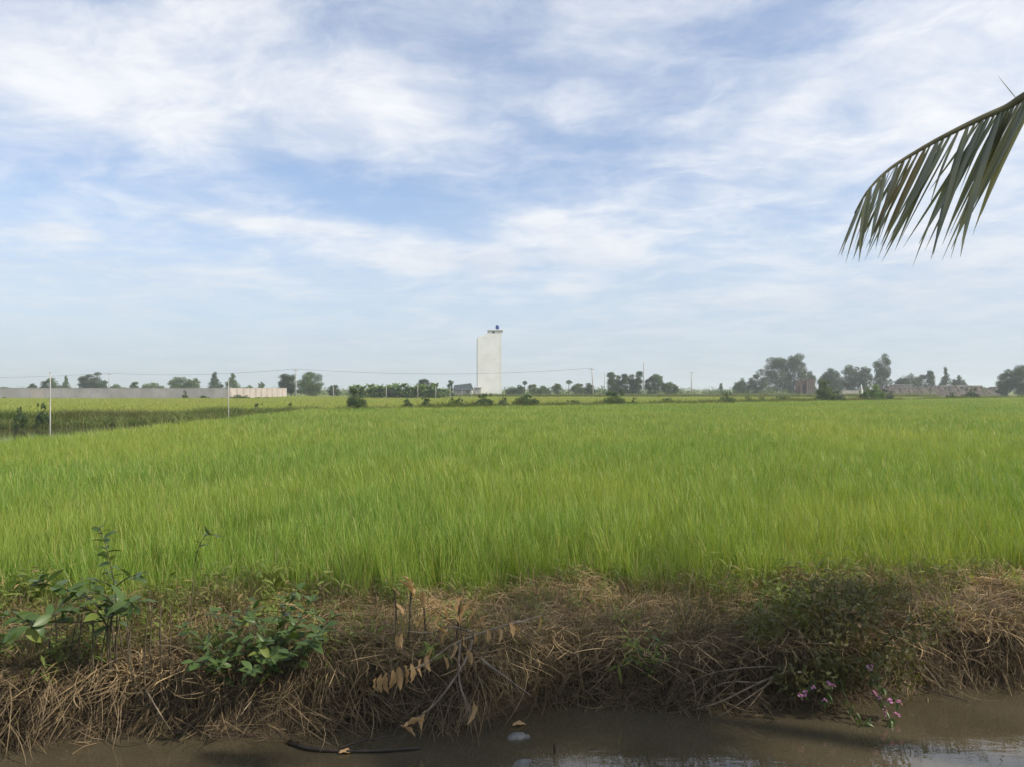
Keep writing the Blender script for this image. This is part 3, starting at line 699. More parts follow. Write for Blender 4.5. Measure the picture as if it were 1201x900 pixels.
# the far woods and scrub under the horizon
cl = []
for i in range(260):
    u = rng.uniform(-60, 1260); Y = rng.uniform(420, 620); h = rng.uniform(2.0, 4.6) if u > 380 else rng.uniform(3, 5)
    cl.append(((u-600.5)/F*Y, Y, LAND_Z + h*.5, rng.uniform(3, 8), 2.5, h*.6, 26))
for i in range(420):                                         # scrub between and under the nearer trees
    u = rng.uniform(330, 1175) if i % 4 else rng.uniform(700, 1175); Y = rng.uniform(228, 290); h = rng.uniform(1.2, 3.0)
    cl.append(((u-600.5)/F*Y, Y, LAND_Z + h*.45, rng.uniform(.9, 2.4), 1.2, h*.55, 34))
tag(link('far_woods', leaf_cloud(cl, .75, M['tree_b'])), 'hazy low woods and scrub along the horizon', 'woods', kind='stuff')

# ------------------------------------------------------------------ long wall on the left
wx0, wxc, wy, wyb = -118.0, -55.2, 150.0, 182.0
wall = tag(empty('boundary_wall', (wxc, wy, LAND_Z)), 'long unpainted block wall across the left, its right end pale and turning back', 'wall')
wt = 2.20
def lcl(mb_): return mb_
nbay = 21; bw = (wxc - wx0)/nbay
for i in range(nbay):                                        # bays of blockwork between piers
    a, b_ = wx0 + i*bw - wxc + .16, wx0 + (i+1)*bw - wxc - .16
    mb = MB(); t_ = rng.uniform(.2, .8); hh = wt + rng.normal(0, .012)
    mb.box(a, b_, 0, .18, 0, hh, t_)
    mb.box(a, b_, -.03, .21, hh + .002, hh + .09, t_)
    mb.build('panel', M['wallgrey'] if i != 8 else M['wallpink'], wall)
    mb = MB(); mb.box(a - .32 + .002, a - .002, -.02, .20, 0, wt + .10); mb.build('pier', M['wallgrey'], wall)
nb2 = 10; bl = (wyb - wy)/nb2
for i in range(nb2):
    a, b_ = i*bl + .3, (i+1)*bl - .02
    mb = MB(); hh = wt + rng.normal(0, .012); tilt = -.055
    mb.box(-.18 + a*.055, .0 + b_*.055, a, b_, 0, hh); mb.box(-.21 + a*.055, .03 + b_*.055, a, b_, hh + .002, hh + .09); mb.build('panel', M['wallpink'], wall)
    mb = MB(); mb.box(-.22 + a*.055, .06 + a*.055, a - .3, a - .004, 0, wt + .14); mb.build('pier', M['wallpink'], wall)

# ------------------------------------------------------------------ tower, shed, ruin, rubble
Yt = 200.0
def tx(u): return (u - 600.5)/F*Yt
def tz(v): return CAM_Z - (v - HOR)/F*Yt
X0, X1 = tx(560.3), tx(588.3); Xm = tx(573); ox = (X0+X1)/2
tw = tag(empty('bird_house_tower', (ox, Yt, LAND_Z)), 'tall windowless white tower with stepped top standing alone in the fields', 'tower')
def L(x): return x - ox
zl0, zl1, zr = tz(396) - LAND_Z, tz(391.5) - LAND_Z, tz(388.6) - LAND_Z
mb = MB(); D = 9.0
prof = [(L(X0), 0), (L(X1), 0), (L(X1), zr), (L(Xm), zr), (L(Xm), zl1), (L(X0), zl0)]
n = len(prof)
# the left side of the tower turns a little towards the viewer
skew = lambda x, y: x - .075*y
V = [(x, 0, z) for x, z in prof] + [(skew(x, D), D, z) for x, z in prof]
mb.add(V, [(0, 1, 2, 3, 4, 5), tuple(range(6, 12))[::-1]] + [(i, i+6, (i+1) % 6 + 6, (i+1) % 6) for i in range(n)])
shell = mb.build('wall', M['white'], tw)
nf = 6
for k in range(1, nf):                                       # storey bands standing a little proud
    z = k*2.75; mb = MB(); mb.box(L(X0) - .004, L(X1) + .004, -.014, -.002, z, z + .10); mb.build('storey_band', M['white'], tw)
for x in (L(X0) + .12, L(X1) - .12):
    h = zl0 if x < L(Xm) else zr - .02
    mb = MB(); mb.box(x - .14, x + .14, -.028, -.016, 0.01, h - .02); mb.build('corner_strip', M['white'], tw)
for k in range(nf):                                          # small ventilation openings
    for j in range(6):
        x = L(X0) + .75 + j*(X1-X0-1.4)/5; z = k*2.75 + 1.5
        mb = MB(); mb.box(x - .06, x + .06, -.02, -.003, z - .06, z + .06); mb.build('vent_hole', M['greywall'], tw)
mb = MB(); mb.box(L(tx(571.6)), L(tx(589.6)), -.22, D*.6, zr + .002, zr + .24); rf = mb.build('roof_slab', M['concrete'], tw)
mb = MB(); mb.box(L(tx(577.6)), L(tx(580)), -.02, -.004, zr - .55, zr - .12); mb.build('bird_entrance', M['dark'], tw)
tkx = L(tx(583.2)); mb = MB()
mb.lathe([(.30, .35), (.46, .36), (.48, .55), (.46, .75), (.48, .95), (.46, 1.15), (.40, 1.30), (.16, 1.40), (.14, 1.46)], 18, (tkx, 1.2, zr + .24)); tank = mb.build('water_tank', M['tank'], tw, True)
mb = MB()
for sx in (-.3, .3):
    for sy in (-.3, .3): mb.box(tkx + sx - .03, tkx + sx + .03, 1.2 + sy - .03, 1.2 + sy + .03, zr + .242, zr + .60)
mb.build('tank_stand', M['metal'], tank)
mb = MB(); mb.box(L(tx(556.6)), L(tx(564.5)), -3.2, -.2, 0, tz(455.2) - LAND_Z); mb.box(L(tx(556.2)), L(tx(565)), -3.4, -.1, tz(455.2) - LAND_Z + .002, tz(454.6) - LAND_Z); mb.build('annex', M['greywall'], tw)

Ys = 190.0
sx0, sx1 = (531.5-600.5)/F*Ys, (554-600.5)/F*Ys
shed = tag(empty('shed', ((sx0+sx1)/2, Ys, LAND_Z)), 'low dark roofed shed tucked left of the white tower', 'shed'); hw = (sx1-sx0)/2
zt_, ze = CAM_Z - (449.8-HOR)/F*Ys - LAND_Z, CAM_Z - (458-HOR)/F*Ys - LAND_Z
mb = MB(); mb.box(-hw + .1, hw - .1, .1, 5.8, 0, ze); mb.build('wall', M['greywall'], shed)
mb = MB()
V = [(-hw, -.25, ze - .05), (hw, -.25, ze - .05), (hw*.80, 3, zt_), (-hw, 3, zt_ - .5), (-hw, 6.2, ze - .05), (hw, 6.2, ze - .05)]
mb.add(V + [(x, y, z + .06) for x, y, z in V], [(6, 7, 8, 9), (9, 8, 11, 10), (3, 2, 1, 0), (4, 5, 2, 3), (0, 1, 7, 6), (1, 2, 8, 7), (2, 5, 11, 8), (5, 4, 10, 11), (4, 3, 9, 10), (3, 0, 6, 9)])
mb.build('roof', M['roofdark'], shed)
mb = MB(); mb.box(hw*.35, hw*.7, .06, .097, 0, 1.9); mb.build('door', M['metal'], shed)

Yr = 225.0
def rx(u): return (u-600.5)/F*Yr
def rzz(v): return CAM_Z - (v-HOR)/F*Yr - LAND_Z
ru0 = rx(937); ruin = tag(empty('brick_hut', (rx(946), Yr, LAND_Z)), 'small roofless brick hut with a dark doorway beside the tall rounded bush', 'hut'); c0 = rx(946)
mb = MB(); mb.box(rx(945.5)-c0, rx(955)-c0, 0, .3, 0, rzz(444.5)); mb.box(rx(954)-c0+.02, rx(955)-c0+.3, .302, 4, 0, rzz(445.5)); mb.box(rx(939)-c0, rx(955)-c0, 4.0, 4.3, 0, rzz(446)); mb.build('wall', M['brick'], ruin)
mb = MB(); mb.box(rx(938.5)-c0, rx(941)-c0, 0, .3, 0, rzz(448)); mb.build('side_wall', M['brick'], ruin)
for k in range(4): mb = MB(); a = rx(946.3 + k*2.3) - c0; mb.box(a, a + .22, -.08, -.004, 0, rzz(444.7) - rng.uniform(0, .6)); mb.build('plank', M['timber'], ruin)
mb = MB(); mb.box(rx(934)-c0, rx(947)-c0, -1.6, -.1, 0, .5); mb.build('plinth', M['concrete'], ruin)

lw = tag(empty('low_wall', (rx(993), 222, LAND_Z)), 'low pale wall between the brick hut and the rubble heap', 'wall')
mb = MB(); mb.box(-2.6, 2.2, 0, .2, 0, 1.6); mb.build('panel', M['wallpink'], lw)
mb = MB(); mb.box(-2.7, 2.3, -.05, .25, 1.602, 1.72); mb.build('coping', M['concrete'], lw)
wp = tag(MB(), None) if False else None
mb = MB(); mb.tube([(0, 0, 0), (-.05, 0, 1.6), (-.28, 0, 3.3)], [.26, .22, .17], 8)
wpost = mb.build('white_post', M['white']); wpost.location = (rx(1002), 220, LAND_Z); tag(wpost, 'leaning white post at the end of the low pale wall', 'post')

# heap of earth and rubble along the right
mb = MB(); NX, NY = 150, 14; Yh = 215.0; V = []
hx0, hx1 = (1032-600.5)/F*Yh, (1186-600.5)/F*Yh
for j in range(NY):
    for i in range(NX):
        x = lerp(hx0, hx1, i/(NX-1)); k = j/(NY-1); y = Yh + k*9 - 1
        e = sm(0, .10, i/(NX-1))*(1 - sm(.97, 1.0, i/(NX-1))); prof_ = sm(0, .35, k)*(1 - sm(.75, 1, k))
        h = (2.55 + .55*nz(x, y, .45, 2) + .50*nz(x, y, 1.3, 4) + .30*nz(x, y, 3.1, 8))*e*prof_
        V.append((x, y, LAND_Z - .05 + max(0, h)))
mb.add(V, [(j*NX+i, j*NX+i+1, (j+1)*NX+i+1, (j+1)*NX+i) for j in range(NY-1) for i in range(NX-1)])
tag(mb.build('rubble_heap', M['rubble']), 'long brown heap of earth and rubble across the right distance', 'heap')
rock = MB(); rock.lathe([(.18, 0), (.42, .12), (.46, .30), (.30, .48), (.08, .55)], 7)
v = rock.v[0]; v += rng.normal(0, .05, v.shape); rock_me = rock.mesh('rock', M['rubble'])
gs = tag(empty('open_shed', (rx(1075), 232, LAND_Z)), 'pale flat roofed shed showing above the rubble heap', 'shed')
mb = MB(); mb.box(-2.6, 2.4, 0, 4, 0, 3.3); mb.build('wall', M['greywall'], gs)
mb = MB(); mb.box(-2.9, 2.7, -.4, 4.4, 3.302, 3.45); mb.build('roof', M['concrete'], gs)
lr = tag(empty('long_shed', (rx(1150), 236, LAND_Z)), 'long low pale roof behind the right end of the rubble heap', 'shed')
mb = MB(); mb.box(-5.5, 6.5, 0, 5, 0, 2.9); mb.build('wall', M['wallpink'], lr)
mb = MB(); mb.box(-6, 7, -.5, 5.5, 2.902, 3.15); mb.build('roof', M['concrete'], lr)

# ------------------------------------------------------------------ poles, wires and fence posts
def pole(name, label, u, vt, Y, r, mat='concrete', lean=0.0, arms=0, z0=None, cat='pole'):
    x = (u-600.5)/F*Y; zb = z0 if z0 is not None else (ground_z(x, Y) if Y < 120 else LAND_Z); H = CAM_Z - (vt-HOR)/F*Y - zb
    root = tag(empty(name, (x, Y, zb)), label, cat)
    mb = MB(); mb.tube([(0, 0, -.1), (-lean*H*.5, 0, H*.5), (-lean*H, 0, H)], [r*1.2, r, r*.8], 8); mb.build('shaft', M[mat], root, True)
    for k in range(arms):
        mb = MB(); mb.box(-lean*H - .65, -lean*H + .65, -.05, .05, H - .35 - k*.7, H - .25 - k*.7); ar = mb.build('crossarm', M['metal'], root)
        for sx in (-.55, 0.02, .55):
            mb = MB(); mb.lathe([(.05, 0), (.07, .05), (.05, .1), (.07, .14), (.03, .2)], 8, (-lean*H + sx, 0, H - .245 - k*.7)); mb.build('insulator', M['white'], ar)
    if not arms:
        mb = MB(); mb.lathe([(r*1.05, 0), (r*1.05, .05), (r*.5, .09)], 8, (-lean*H, 0, H - .02)); mb.build('cap', M['concrete'], root)
    return Vector((x - lean*H, Y, zb + H))
n1_ = pole('field_post', 'thin white post at the left edge of the paddy, nearest and tallest', 59, 438, 28.4, .022, 'greywall')
n2_ = pole('field_post', 'thin white post at the paddy edge in front of the pale wall end', 268, 446, 44.0, .026, 'greywall')
pA = pole('power_pole', 'power pole in front of the grey trees right of the wall', 347, 433, 186, .14, arms=1)
pB = pole('power_pole', 'leaning dark power pole right of the tower', 696, 432, 200, .15, 'greywall', .055, 1)
pC = pole('power_pole', 'thin tall pole in front of the dense tree row', 755, 426, 205, .15, 'greywall', 0, 0)
pD = pole('power_pole', 'slim pole standing free between the tree groups right of centre', 811, 436, 260, .15, 'greywall', 0, 1)
pE = pole('power_pole', 'slim pole behind the wall right of the feathery trio', 128, 438, 232, .13, 'greywall', 0, 1)
pG = pole('power_pole', 'faint slim pole between the leaning pole and the dense tree row', 709, 438, 260, .11, 'greywall', 0, 0)
for u, vt, Y, lb in ((391, 453, 150, 'white fence post left of the plantation'), (453, 452, 148, 'white fence post in front of the middle of the plantation'), (490, 452, 148, 'white fence post before the dark tree in the plantation'),
                     (511, 453, 150, 'white fence post at the right end of the plantation'), (528, 453, 152, 'white fence post left of the dark roofed shed'), (542, 457, 156, 'short fence post in front of the dark shed'), (553, 457, 160, 'short fence post beside the tower annex')):
    pole('fence_post', lb, u, vt, Y, .07, z0=LAND_Z)
def wire(label, a, b_, sag):
    mb = MB(); a, b_ = Vector(a), Vector(b_); pts = [a.lerp(b_, k/14) - Vector((0, 0, 4*sag*(k/14)*(1 - k/14))) for k in range(15)]
    mb.tube(pts, .032, 4); tag(mb.build('overhead_wire', M['metal']), label, 'wire')
wire('overhead wire sagging from the left power pole to the tower and leaning pole', pA, pB, 1.35)
wire('overhead wire from the pole by the grey trees back over the wall', pA, pE, .9)
wire('overhead wire leaving the frame at the far left', pE, (-190, 232, pE.z - 1.0), .8)
# ------------------------------------------------------------------ plants and litter on the bank
def leaf_mesh(wr, droop, cup, mat, name='leaf', shape=1.0, wav=0.0):
    """a leaf one metre long along +Y, to be scaled: folded along the midrib, pointed, drooping"""
    mb = MB(); n = 7; pts = []; ws = []
    for i in range(n+1):
        k = i/n; pts.append((0, k*(1 - .12*droop*k), -droop*.5*k*k)); ws.append(wr*.5*max(0.02, (math.sin(math.pi*min(1, k**shape*.97 + .03)))**.8))
    V, Fc = [], []
    for i in range(n+1):
        w = ws[i]; x, y, z = pts[i]; wz = wav*math.sin(i*2.1)
        V += [(-w, y, z + cup*w + wz*w), (0, y, z), (w, y, z + cup*w - wz*w)]
    for i in range(n): a = i*3; Fc += [(a, a+1, a+4, a+3), (a+1, a+2, a+5, a+4)]
    mb.add(V, Fc, [ .5 ]*len(V)); return mb.mesh(name, mat, True)
def orient(d, roll=0.0, up=Vector((0, 0, 1))):
    d = Vector(d).normalized(); x = d.cross(up)
    if x.length < .05: x = d.cross(Vector((0, 1, 0)))
    x.normalize(); z = x.cross(d)
    m = Matrix((x, d, z)).transposed(); return (m @ Matrix.Rotation(roll, 3, 'Y')).to_4x4()
def put_leaf(parent, me, pos, d, length, roll=0.0, wid=1.0, name='leaf', base=None):
    o = bpy.data.objects.new(name, me); col.objects.link(o); o.parent = parent
    base = base if base is not None else parent.location
    o.matrix_local = Matrix.Translation(Vector(pos) - base) @ orient(d, roll) @ Matrix.Diagonal((length*wid, length, length, 1))
    return o
def smooth_line(pts, n):
    pts = [Vector(p) for p in pts]
    if len(pts) == 2: return [pts[0].lerp(pts[1], i/n) for i in range(n+1)]
    out_ = []; m = len(pts) - 1
    for i in range(n+1):
        f = i/n*m; j = min(int(f), m-1); t_ = f - j
        p0, p1, p2, p3 = pts[max(j-1, 0)], pts[j], pts[j+1], pts[min(j+2, m)]
        out_.append(.5*((2*p1) + (p2-p0)*t_ + (2*p0-5*p1+4*p2-p3)*t_*t_ + (3*p1-p0-3*p2+p3)*t_**3))
    return out_
broad = [leaf_mesh(.46, d, .25, M['shrub']) for d in (.25, .5, .8)] + [leaf_mesh(.38, .55, .35, M['shrub'], shape=.85)]
lance = [leaf_mesh(.26, d, .3, M['shrub'], shape=.8) for d in (.3, .6, .9)]
yell = [leaf_mesh(.4, .6, .3, M['weed'])]
def shrub(name, label, stems, leaves, base, lsize, step, r0=.006, cat='shrub', spread=1.0, start=.3, mat='stem', mix=.05, odd=None):
    root = tag(empty(name, base), label, cat)
    for st in stems:
        ln = smooth_line(st, 14); m = len(ln); mb = MB()
        mb.tube([q - root.location for q in ln], [r0*(1 - .7*i/(m-1)) for i in range(m)], 6); mb.build('stem', M[mat], root, True)
        tot = sum((ln[i+1]-ln[i]).length for i in range(m-1)); k = max(2, int(tot*(1-start)/step)); ph = rng.uniform(0, 6.28)
        for q in range(k+1):
            f = start + (1-start)*q/k; i = min(int(f*(m-1)), m-2); p_ = ln[i].lerp(ln[i+1], f*(m-1)-i); tg = (ln[i+1]-ln[i]).normalized()
            a = ph + q*2.4; d = Vector((math.cos(a), math.sin(a)*.8, rng.normal(.05, .3)))*spread + tg*rng.uniform(.25, .8)
            me = leaves[rng.integers(len(leaves))] if rng.uniform() > mix else (odd or yell)[0]
            put_leaf(root, me, p_, d, lsize*rng.uniform(.65, 1.2)*(1.0 if f < .9 else .8), rng.normal(0, .5))
    return root
# broad-leaved shrub at the far left
Ya = 5.72
A = lambda u, v, dy=0.0: P(u, v, Ya + dy)
shrub('broadleaf_shrub', 'dark green broad leaved shrub leaning over the bank at the left edge', [
    [A(132, 800, .10), A(127, 760, .05), A(124, 728), A(96, 712, -.10), A(60, 722, -.2), A(18, 742, -.3), A(-14, 752, -.35)],
    [A(132, 800, .10), A(130, 745, .05), A(135, 715), A(152, 706, -.1), A(160, 714, -.15)],
    [A(140, 805, .12), A(132, 735, .08), A(128, 700, .08), A(70, 690, .05), A(48, 680, 0)],
    [A(124, 728), A(90, 730, -.1), A(40, 728, -.15), A(8, 722, -.2)],
    [A(120, 715, 0), A(100, 698, .1), A(82, 700, .15)]],
    broad, A(133, 806, .10), .15, .028, .007, start=.32)
shrub('tall_shoot', 'single leafy shoot rising above the others at the left, against the rice', [
    [A(150, 800, .25), A(140, 730, .25), A(134, 680, .25), A(126, 645, .25), A(117, 618, .25)], [A(134, 690, .25), A(150, 678, .22), A(168, 672, .2)], [A(136, 690, .25), A(120, 682, .2), A(108, 684, .2)]],
    broad, A(150, 804, .25), .11, .030, .006, start=.45, cat='shoot')
shrub('slim_weed', 'slim dark weed with a bent tip standing before the rice, left of centre', [
    [A(222, 760, .5), A(226, 700, .5), A(230, 655, .5), A(240, 630, .5), A(252, 628, .48)]], lance, A(222, 762, .5), .12, .05, .005, start=.55, cat='weed')
root = tag(empty('bare_stems', A(165, 815, .1)), 'cluster of bare dark upright stems right of the leaning shrub', 'stems')
for k in range(20):
    u = 60 + k*7.5 + rng.normal(0, 2); mb = MB(); dy = rng.uniform(0, .3); h = rng.uniform(85, 125)
    ln = smooth_line([A(u + rng.normal(0, 4), 815, dy), A(u + rng.normal(0, 4), 815 - h*.5, dy), A(u + rng.normal(3, 6), 815 - h, dy)], 6)
    mb.tube([q - root.location for q in ln], [.006, .006, .0055, .005, .0045, .004, .003], 6); mb.build('stem', M['stem'], root, True)
# leafy shrub left of centre
Yb = 5.80; B = lambda u, v, dy=0.0: P(u, v, Yb + dy)
st = []
for (u, v, dy) in ((215, 735, 0), (238, 752, -.15), (250, 715, .2), (275, 742, -.1), (262, 780, -.25), (296, 785, -.35), (318, 770, -.3), (300, 705, .3), (325, 740, 0), (335, 700, .35),
                   (352, 728, .1), (372, 745, -.15), (392, 722, .15), (350, 690, .4), (300, 725, .1), (340, 765, -.25), (228, 775, -.2), (385, 735, 0), (310, 752, -.2), (282, 718, .2), (365, 705, .3)):
    bu = 300 + (u-300)*.35; st.append([B(bu, 815, .1), B((bu+u)/2 + rng.normal(0, 6), (815+v)/2 - 12, .1 + dy*.4), B(u, v, dy)])
shrub('leafy_shrub', 'dense dark leafy shrub hanging over the bank left of centre', st, lance + broad[:2], B(300, 818, .1), .125, .026, .006, start=.30, mix=.07)
# narrow green plant right of centre
Yc = 6.22; Cc = lambda u, v, dy=0.0: P(u, v, Yc + dy)
shrub('green_sprout', 'narrow bright green sprout on the bank face right of centre', [[Cc(762, 815), Cc(760 + a, 780, -.05), Cc(760 + b_, c_, -.1)] for a, b_, c_ in
      ((-4, -14, 752), (2, 2, 738), (6, 16, 745), (-8, -20, 775), (8, 20, 772), (0, 8, 760))], [leaf_mesh(.17, .5, .3, M['weed'], shape=.7), lance[0]], Cc(762, 818), .10, .034, .004, start=.35, cat='plant', mix=.1)
# dead branches with dry leaves
dry = [leaf_mesh(.34, .5, .8, M['dryleaf'], wav=.35), leaf_mesh(.28, .9, 1.1, M['dryleaf'], wav=.5), leaf_mesh(.42, .2, .6, M['dryleaf'], wav=.3)]
Yd = 5.88; Dd = lambda u, v, dy=0.0: P(u, v, Yd + dy)
root = tag(empty('dead_branch', Dd(600, 730, .35)), 'fallen dead branch with curled brown leaves on the bank left of centre', 'branch')
lines = [[Dd(610, 728, .35), Dd(565, 742, .2), Dd(530, 756, .05), Dd(500, 778, -.1), Dd(470, 788, -.2), Dd(446, 800, -.25)],
         [Dd(560, 744, .2), Dd(530, 735, .25), Dd(505, 742, .2), Dd(478, 740, .15)],
         [Dd(555, 746, .18), Dd(548, 770, 0), Dd(530, 800, -.15), Dd(505, 830, -.25), Dd(470, 852, -.3)],
         [Dd(540, 752, .1), Dd(538, 790, -.1), Dd(545, 820, -.2), Dd(556, 845, -.25)],
         [Dd(590, 734, .3), Dd(615, 728, .35), Dd(640, 720, .4)]]
for ln in lines:
    q = smooth_line(ln, 12); mb = MB(); mb.tube([p_ - root.location for p_ in q], [.011 - .0006*i for i in range(13)], 6); mb.build('twig', M['stick'], root, True)
for (u, v, du, dv, l, dy) in [(448, 790, -3, 22, .15, -.25), (454, 788, -2, 24, .16, -.25), (461, 785, 0, 26, .17, -.24), (468, 782, 2, 26, .17, -.23), (475, 780, 4, 24, .16, -.22), (482, 778, 4, 22, .15, -.2), (442, 794, -6, 18, .13, -.25),
        (494, 772, -4, 22, .14, -.1), (500, 768, 3, 22, .13, -.1), (465, 745, 3, 18, .13, .1), (472, 742, -3, 18, .12, .1), (512, 735, 10, 6, .13, .2), (524, 742, -8, 12, .14, .15), (533, 752, 2, 22, .14, .05), (545, 745, -4, 20, .13, .1),
        (556, 742, 4, 18, .12, .15), (572, 738, 2, 16, .12, .2), (584, 735, 6, 16, .13, .25), (598, 730, 5, 16, .12, .3), (555, 822, 2, 26, .17, -.25), (500, 832, -6, 20, .15, -.25), (478, 848, 16, -6, .15, -.3), (470, 850, 10, 6, .14, -.3),
        (492, 845, -14, 4, .13, -.3), (520, 768, 8, 20, .12, -.1), (508, 760, -8, 18, .12, -.05), (548, 762, 6, 18, .12, 0), (600, 728, 8, 12, .12, .35), (632, 722, 5, 14, .12, .4)]:
    p_ = Dd(u, v, dy); put_leaf(root, dry[rng.integers(3)], p_, Dd(u+du, v+dv, dy + rng.normal(0, .02)) - p_, l, rng.normal(0, .8))
root = tag(empty('dead_sapling', Dd(478, 760, .3)), 'dead sapling with dark stems and upright brown leaves at the rice edge', 'sapling')
for ln in ([Dd(463, 765, .28), Dd(465, 720, .3), Dd(462, 690, .3)], [Dd(480, 765, .3), Dd(481, 715, .3), Dd(484, 680, .3)], [Dd(500, 760, .3), Dd(498, 720, .3), Dd(496, 700, .3)], [Dd(535, 755, .28), Dd(538, 725, .28), Dd(541, 695, .28)]):
    q = smooth_line(ln, 8); mb = MB(); mb.tube([p_ - root.location for p_ in q], [.011 - .0007*i for i in range(9)], 6); mb.build('stem', M['stem'], root, True)
for (u, v, du, dv, l) in [(486, 702, -8, -30, .2), (484, 692, -5, -22, .16), (497, 712, -1, -20, .15), (540, 735, 2, -38, .26), (537, 720, 4, -22, .17), (468, 700, -6, -14, .1), (512, 735, 3, -20, .14), (552, 728, 5, -18, .13), (474, 722, -8, -14, .12), (560, 735, 8, -14, .13), (505, 722, 8, -16, .12), (524, 728, -3, -22, .14), (490, 735, 6, -18, .13)]:
    p_ = Dd(u, v, .28); put_leaf(root, dry[rng.integers(3)], p_, Dd(u+du, v+dv, .28) - p_, l, rng.normal(0, .3))
# flowering bush over the water on the right
Yf = 6.42; Fl = lambda u, v, dy=0.0: P(u, v, Yf + dy)
root = tag(empty('flowering_bush', Fl(985, 800, .25)), 'olive green bush with purple flowers trailing into the water on the right', 'bush')
tips = []
for k in range(46):
    u = rng.normal(980, 58); v = 662 + 115*rng.uniform() + abs(u-985)*.30; dy = rng.uniform(-.45, .45)
    q = smooth_line([Fl(985 + (u-985)*.25, 800, .25), Fl((u+985)/2, v + 35, .25 + dy*.5), Fl(u, v, dy)], 6); mb = MB()
    mb.tube([p_ - root.location for p_ in q], [.007 - .0008*i for i in range(7)], 5); mb.build('stem', M['stem'], root, True); tips.append((u, v, dy))
FLW = [(938, 816), (953, 806), (970, 801), (975, 804), (966, 821), (1020, 782), (1024, 813), (1030, 818), (1035, 830), (1043, 822), (1053, 823), (1020, 848), (1046, 850), (1037, 836), (1050, 838), (944, 812)]
trail = [[Fl(975, 760, 0), Fl(960, 790, -.25), Fl(940, 812, -.35)], [Fl(985, 760, 0), Fl(985, 800, -.3), Fl(1000, 835, -.45), Fl(1018, 850, -.5)], [Fl(1000, 755, 0), Fl(1018, 790, -.3), Fl(1032, 820, -.45), Fl(1046, 850, -.5)],
         [Fl(1000, 770, 0), Fl(1028, 800, -.3), Fl(1054, 826, -.4)], [Fl(975, 770, 0), Fl(972, 800, -.3), Fl(966, 824, -.4)]]
cl = [((u-600.5)/F*(Yf+dy) - root.location.x, Yf + dy - root.location.y, CAM_Z - (v+14-HOR)/F*(Yf+dy) - root.location.z, .17, .17, .15, 75) for u, v, dy in tips]
link('foliage', leaf_cloud(cl, .065, M['olive'], 1.15), root)
for ln in trail:
    q = smooth_line(ln, 10); mb = MB(); mb.tube([p_ - root.location for p_ in q], [.006 - .0004*i for i in range(11)], 5); mb.build('branch', M['stem'], root, True)
    for i in range(2, 11):
        for _ in range(4): put_leaf(root, lance[rng.integers(3)], q[i], Vector(rng.normal(0, 1, 3)) + Vector((0, 0, -.3)), rng.uniform(.05, .085), rng.normal(0, .8))
fm = MB()
for k in range(16):
    a = k*2.4; e = rng.uniform(-.3, 1.2); d = np.array([math.cos(a)*math.cos(e), math.sin(a)*math.cos(e), math.sin(e)]); s_ = np.cross(d, [0, 0, 1]); s_ /= np.linalg.norm(s_) + 1e-6
    strip(fm, [np.zeros(3), d*.014, d*.026, d*.036 - [0, 0, .004]], [.003, .011, .010, .003], s_, rng.uniform(), fold=.3)
flower_me = fm.mesh('flower', M['petal'])
for u, v in FLW:
    dy = -.42 if v > 812 else -.36
    o = link('flower', flower_me, root); o.location = Fl(u, v, dy) - root.location; s_ = rng.uniform(.55, 1.05); o.scale = (s_, s_, s_*.9); o.rotation_euler = (rng.normal(0, .5), rng.normal(0, .5), rng.uniform(0, 6.28))
root = tag(empty('dry_bush', P(945, 730, 7.6)), 'brownish dry bush against the rice behind the flowering one', 'bush')
cl = []
for k in range(26):
    u = rng.normal(950, 50); v = 672 + 45*rng.uniform(); dy = rng.uniform(-.4, .2); b_ = P(u, v, 7.6 + dy) - root.location; cl.append((b_.x, b_.y, b_.z, .15, .15, .12, 50))
    mb = MB(); mb.tube([(b_.x*.3, b_.y*.3, -.05), (b_.x*.7, b_.y*.7, b_.z*.6), tuple(b_)], [.005, .004, .002], 5); mb.build('stem', M['stem'], root, True)
M['dryol'] = foliage('dry_olive_leaf', (.09, .062, .035), (.20, .155, .075), (.13, .15, .05), .25, .6, .2)
link('foliage', leaf_cloud(cl, .055, M['dryol']), root)
# sticks
def stick(name, label, pts, r, mat='stick', twigs=(), cat='stick'):
    root = tag(empty(name, pts[0]), label, cat); q = smooth_line(pts, 12); mb = MB()
    mb.tube([p_ - root.location for p_ in q], [r*(1.0 - .5*i/12)*rng.uniform(.9, 1.1) for i in range(13)], 7); mb.build('shaft', M[mat], root, True)
    for tw_ in twigs:
        q = smooth_line(tw_, 8); mb = MB(); mb.tube([p_ - root.location for p_ in q], [r*.5*(1 - .07*i) for i in range(9)], 5); mb.build('twig', M[mat], root, True)
E = lambda u, v, Y: P(u, v, Y - .27)
def W0(u, v, z=.0): Y = (CAM_Z - z)*F/(v - HOR); return P(u, v, Y)      # a point on the water
stick('fallen_branch', 'bare grey branch with twigs fanning down the bank left of the flowers', [E(935, 782, 6.6), E(890, 800, 6.5), E(845, 822, 6.45), E(812, 832, 6.42)], .011, twigs=[
    [E(930, 782, 6.6), E(880, 782, 6.45), E(830, 790, 6.4), E(806, 803, 6.4)], [E(925, 785, 6.6), E(885, 812, 6.4), E(850, 835, 6.38), E(838, 842, 6.4)], [E(890, 800, 6.5), E(850, 800, 6.4), E(820, 815, 6.38)],
    [E(905, 794, 6.5), E(880, 826, 6.36), E(868, 836, 6.36)]], cat='branch')
stick('grey_stick', 'thick grey stick lying diagonally on the bank face below centre', [E(563, 772, 6.15), E(590, 792, 6.1), E(622, 815, 6.12)], .012)
stick('pale_stem', 'pale dry stem leaning into the water at the left', [E(172, 808, 6.0), E(188, 835, 5.75), W0(205, 862)], .007)
